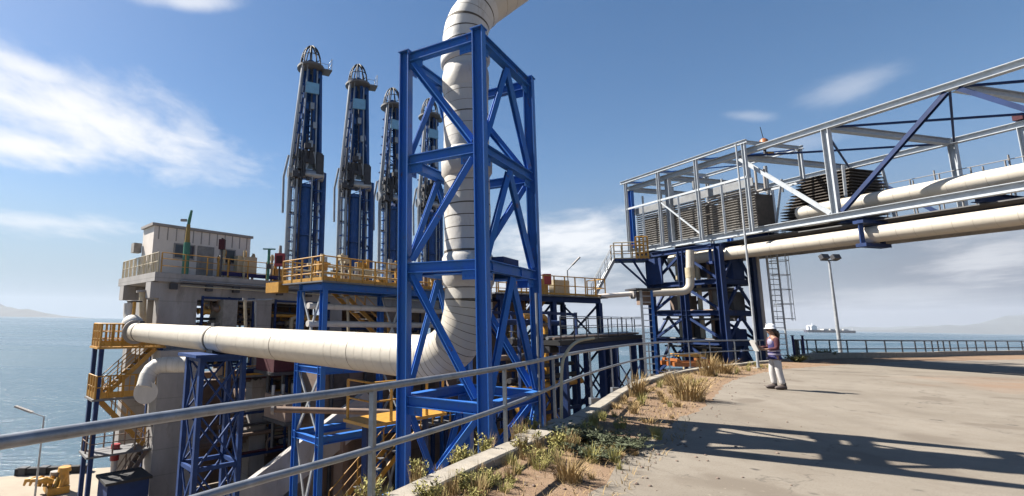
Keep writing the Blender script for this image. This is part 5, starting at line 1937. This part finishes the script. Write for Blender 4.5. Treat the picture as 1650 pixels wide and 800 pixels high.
for sx, wz in ((1, 1.17), (-1, 1.12)):
    skin_mesh('sleeve', [((sx * .15, 0, 1.435), .085), ((sx * .215, 0, 1.40), .08), ((sx * .255, .025, 1.15), .066), ((sx * .19, .23, wz), .05)], [(0, 1), (1, 2), (2, 3)], M['maroon'], jk)
skin_mesh('back_yoke', [((0, -.05, 1.22), (.155, .1)), ((0, -.05, 1.36), (.17, .11)), ((0, -.04, 1.45), (.12, .08))], [(0, 1), (1, 2)], M['maroon'], jk)
skin_mesh('chest_panel', [((0, .05, 1.2), (.13, .095)), ((0, .05, 1.36), (.14, .1)), ((0, .04, 1.44), (.1, .07))], [(0, 1), (1, 2)], M['lilac'], jk)


def local(mb, name, m, parent):
    o = mb.build(name, m)
    o.parent = parent
    return o


bd = MB()
for z in (.99, 1.09):
    pr_ = []
    n = 24
    vs = []
    for zz_ in (z - .022, z + .022):
        for k in range(n):
            a = 2 * math.pi * k / n
            vs.append(V((.178 * math.cos(a), .15 * math.sin(a), zz_)))
    bd.add(vs, [(k, (k + 1) % n, n + (k + 1) % n, n + k) for k in range(n)], True)
local(bd, 'reflective_band', M['lilac'], jk)
hm = MB().lathe([(.138, 1.715), (.137, 1.73), (.126, 1.735), (.122, 1.78), (.10, 1.83), (.06, 1.86), (.001, 1.868)], 24)
for i, v_ in enumerate(hm.v):
    if v_.z < 1.732 and v_.y > 0:
        v_.y *= 1.2
    v_.y += .025
hlm = local(hm, 'hard_hat', M['helmet'], ps)
local(MB().bar((0, -.1, 1.845), (0, .14, 1.85), .03, .02), 'crest', M['helmet'], hlm)
hr = MB()
hr.ball((0, -.035, 1.655), .1, 14, 10, (.98, .85, 1.0))
hr.tube([(0, -.08, 1.64), (0, -.12, 1.54), (0, -.13, 1.42)], [.075, .06, .03], 12)
local(hr, 'hair', M['hair'], ps)
for sx in (-1, 1):
    local(MB().ball((sx * .03, .108, 1.665), .011, 8, 6), 'eye', M['hair'], ps)
local(MB().ball((0, .112, 1.595), .02, 10, 6, (1.1, .35, .35)), 'mouth', M['maroon'], ps)
for (x, y, yt) in ((.1, .03, 0), (-.11, -.1, 0)):
    bt_ = MB()
    bt_.tube([(x, y - .05, .075), (x, y + .04, .07), (x, y + .17, .05), (x, y + .215, .04)], [.062, .068, .052, .03], 12)
    bt_.tube([(x, y, .07), (x, y, .2)], [.06, .058], 12)
    local(bt_, 'boot', M['boot'], ps)
pr = thing('paper_sheets', 'white paper sheets held up in the hands of the person on the road', 'papers', pb)
pr.rotation_euler = (0, 0, RAD(73))
for k in range(3):
    sh = MB()
    nx = 6
    vs = []
    for zz_ in (0, 1):
        for i in range(nx + 1):
            x = -.16 + .32 * i / nx
            for j in (0, 1):
                vs.append(V((x, .40 + .05 * math.cos(x * 9) + k * .012 + j * .1 + .0015 * zz_, 1.1 + j * .28 - k * .02)))
    s2 = (nx + 1) * 2
    fs = [(i * 2, i * 2 + 1, i * 2 + 3, i * 2 + 2) for i in range(nx)] + [(s2 + i * 2, s2 + i * 2 + 2, s2 + i * 2 + 3, s2 + i * 2 + 1) for i in range(nx)]
    sh.add(vs, fs)
    local(sh, 'sheet', M['paper'], pr)

# ------------------------------------------------------------------ plants on the verge
pr_g = random.Random(17)


def blade(m_, base, h, lean, az_, w):
    d = V((math.cos(az_), math.sin(az_), 0))
    sd = V((-d.y, d.x, 0)) * w
    pts = []
    for i in range(4):
        t = i / 3
        pts.append(base + d * lean * t * t + V((0, 0, h * (t - .12 * t * t))))
    vs = []
    for i, p in enumerate(pts):
        ww = (1, .9, .6, .08)[i]
        vs += [p - sd * ww, p + sd * ww]
    m_.add(vs, [(0, 1, 3, 2), (2, 3, 5, 4), (4, 5, 7, 6)])


def tuft(n, R, h, w=.006):
    m_ = MB()
    for _ in range(n):
        a = pr_g.uniform(0, 6.283)
        rr = R * math.sqrt(pr_g.random()) * .45
        hh = h * pr_g.uniform(.45, 1.1)
        blade(m_, V((math.cos(a) * rr, math.sin(a) * rr, -.01)), hh, pr_g.uniform(.1, .55) * R * 1.6, a + pr_g.uniform(-.8, .8), w * pr_g.uniform(.6, 1.3))
    return m_


def weed(stems, R, h, leaf=.035):
    """stems that fork, each with many small leaves"""
    m_ = MB()
    for _ in range(stems):
        a = pr_g.uniform(0, 6.283)
        top = V((math.cos(a), math.sin(a), 0)) * R * pr_g.uniform(.2, 1) + V((0, 0, h * pr_g.uniform(.4, 1)))
        b0 = V((math.cos(a), math.sin(a), 0)) * R * .15
        pts = [b0, lerp(b0, top, .5) + V((0, 0, h * .1)), top]
        m_.tube(pts, [.006, .004, .002], 4, caps=False)
        for k in range(20):
            t = .2 + .8 * k / 19
            c = lerp(pts[0], pts[1], t * 2) if t < .5 else lerp(pts[1], pts[2], t * 2 - 1)
            dr = V((pr_g.uniform(-1, 1), pr_g.uniform(-1, 1), pr_g.uniform(-.2, .9))).normalized()
            sd = dr.cross(V((pr_g.uniform(-1, 1), pr_g.uniform(-1, 1), 1))).normalized()
            s = leaf * pr_g.uniform(.6, 1.5)
            m_.add([c, c + dr * s * .6 + sd * s * .25, c + dr * s * 1.3, c + dr * s * .6 - sd * s * .25], [(0, 1, 2, 3)])
    return m_


def place(mesh_builder_list, mats, name, label, cat, group, spots):
    protos = []
    for (x, y, s, v) in spots:
        k = v % len(mesh_builder_list)
        key = (k, mats[v % len(mats)].name)
        src = next((o for kk, o in protos if kk == key), None)
        if src is None:
            o = mesh_builder_list[k].build(name, mats[v % len(mats)])
            tag(o, label, cat, group)
            protos.append((key, o))
        else:
            o = src.copy()
            COL.objects.link(o)
        o.location = (x, y, 0)
        o.rotation_euler = (0, 0, pr_g.uniform(0, 6.28))
        o.scale = (s, s, s * pr_g.uniform(.8, 1.15))


def kerb_pt(y, off):
    """a point beside the kerb line, off metres towards the road"""
    for a, b in zip(KERB, KERB[1:]):
        if a.y <= y <= b.y:
            p = lerp(a, b, (y - a.y) / (b.y - a.y))
            d = (b - a).normalized()
            return p + V((d.y, -d.x, 0)) * off
    return V((0, y, 0))


tufts = [tuft(90, .22, .26), tuft(70, .2, .34), tuft(110, .28, .2)]
weeds = [weed(16, .2, .3), weed(22, .28, .24), weed(14, .16, .4)]
sp = []
for _ in range(95):
    y = pr_g.uniform(4.3, 8.3)
    p = kerb_pt(y, pr_g.uniform(.1, .6) if pr_g.random() < .8 else pr_g.uniform(-.3, -.17))
    sp.append((p.x, p.y, pr_g.uniform(.35, .95), pr_g.randrange(6)))
place([tuft(80, .2, .3, .004), weeds[0], tuft(60, .17, .38, .004)], [M['yweed'], M['yweed'], M['straw']], 'leafy_weed', 'low yellowish green weed sprouting along the near kerb', 'weed', 'weeds along the near kerb', sp)
sp = []
for _ in range(120):
    y = pr_g.uniform(4.8, 24)
    p = kerb_pt(y, pr_g.uniform(.2, 1.3))
    sp.append((p.x, p.y, pr_g.uniform(.35, .9), pr_g.randrange(9)))
place(tufts, [M['straw'], M['yweed'], M['straw']], 'dry_grass_tuft', 'short dry straw-coloured grass tuft on the dirt verge', 'grass tuft', 'dry grass tufts on the verge', sp)
bushes = [weed(90, .62, .42, .05), weed(70, .5, .5, .05)]
for px, py, s, lab in ((925, 712, .95, 'dark green low bush in the tower shadow beside the vent pipe'), (1000, 722, .95, 'dark green sprawling bush at the road edge in the tower shadow'), (960, 738, .7, 'small green bush nearest the camera in the tower shadow')):
    c_ = on(px, py)
    o = bushes[int(px) % 2].build('low_bush', M['bush'])
    tag(o, lab, 'bush')
    o.location = (c_.x, c_.y, 0)
    o.scale = (s, s, s * .5)
big = [tuft(190, .42, .75, .008), tuft(220, .6, .62, .008)]
for px, py, s, v, lab in ((1027, 640, .95, 0, 'tall straw grass clump right beside the kerb'),
                         (1110, 645, 1.2, 1, 'wide dry grass clump at the road edge'),
                         (1085, 622, .8, 1, 'low orange-brown dry clump between kerb and road'),
                         (1140, 606, 1.25, 0, 'tall dry shrub-like grass near the foot of the trestle'),
                         (1165, 602, 1.1, 1, 'dry grass clump farthest along the kerb before the person'),
                         (915, 775, .55, 1, 'dry straw clump at the road edge in the sunlit foreground')):
    c_ = on(px, py)
    o = big[v].build('dry_grass_clump', M['straw'])
    tag(o, lab, 'grass clump')
    o.location = (c_.x, c_.y, 0)
    o.scale = (s, s, s)
for px, py, s, lab in ((1330, 577, 1.3, 'small green bush at the foot of the far low wall'), (1285, 584, 1.0, 'olive bush beside the gate posts at the far verge')):
    c_ = on(px, py)
    o = weed(60, .6, .4, .06).build('low_bush', M['weed'])
    tag(o, lab, 'bush')
    o.location = (c_.x, c_.y, 0)
    o.scale = (s, s, s)
# loose litter: short stubble and pebbles nobody could count
sb_ = MB()
for _ in range(3800):
    y = pr_g.uniform(3.5, 25)
    p = kerb_pt(min(y, 24), pr_g.uniform(.2, 1.6))
    blade(sb_, V((p.x, p.y, 0)), pr_g.uniform(.03, .11), pr_g.uniform(.02, .12), pr_g.uniform(0, 6.28), .004)
tag(sb_.build('verge_stubble', M['straw']), None, None, None, 'stuff')
pe = MB()
for _ in range(700):
    y = pr_g.uniform(3.2, 22)
    p = kerb_pt(y, abs(pr_g.gauss(.9, .8)) + .2)
    s = pr_g.uniform(.006, .026)
    pe.ball((p.x, p.y, s * .3), s, 6, 4, (1, pr_g.uniform(.6, 1.2), pr_g.uniform(.5, .8)))
tag(pe.build('verge_pebbles', M['brown']), None, None, None, 'stuff')
# dry brush on the bank below the railing
for k, (x, y, z, s, lab) in enumerate(((-0.77, 7.0, -2.0, 1.3, 'dry brush on the bank at the foot of the left tower column'), (0.93, 7.1, -1.4, .8, 'dry brush on the bank beside the near tower column'), (-1.16, 8.6, -3.0, 1.4, 'dry brush low on the bank below the railing'))):
    o = big[k % 2].build('dry_brush', M['straw'])
    tag(o, lab, 'dry brush')
    o.location = (x, y, z)
    o.scale = (s, s, s)

# clean helper keys
for o in bpy.data.objects:
    if '_w' in o:
        del o['_w']

# ------------------------------------------------------------------ the air: a closed box of thin even haze
hz = MB()
hz.box((0, 0, 330), (34200, 34200, 690))
hzm = bpy.data.materials.new('sea_haze')
hzm.use_nodes = True
nt = hzm.node_tree
nt.nodes.remove(nt.nodes['Principled BSDF'])
pv = nd(nt, 'ShaderNodeVolumePrincipled')
pv.inputs['Color'].default_value = (0.80, 0.87, 0.97, 1)
pv.inputs['Density'].default_value = 0.000033
pv.inputs['Anisotropy'].default_value = 0.0
nt.links.new(pv.outputs[0], nt.nodes['Material Output'].inputs['Volume'])
hzo = hz.build('haze', hzm)
hzo['kind'] = 'stuff'
if '_w' in hzo:
    del hzo['_w']
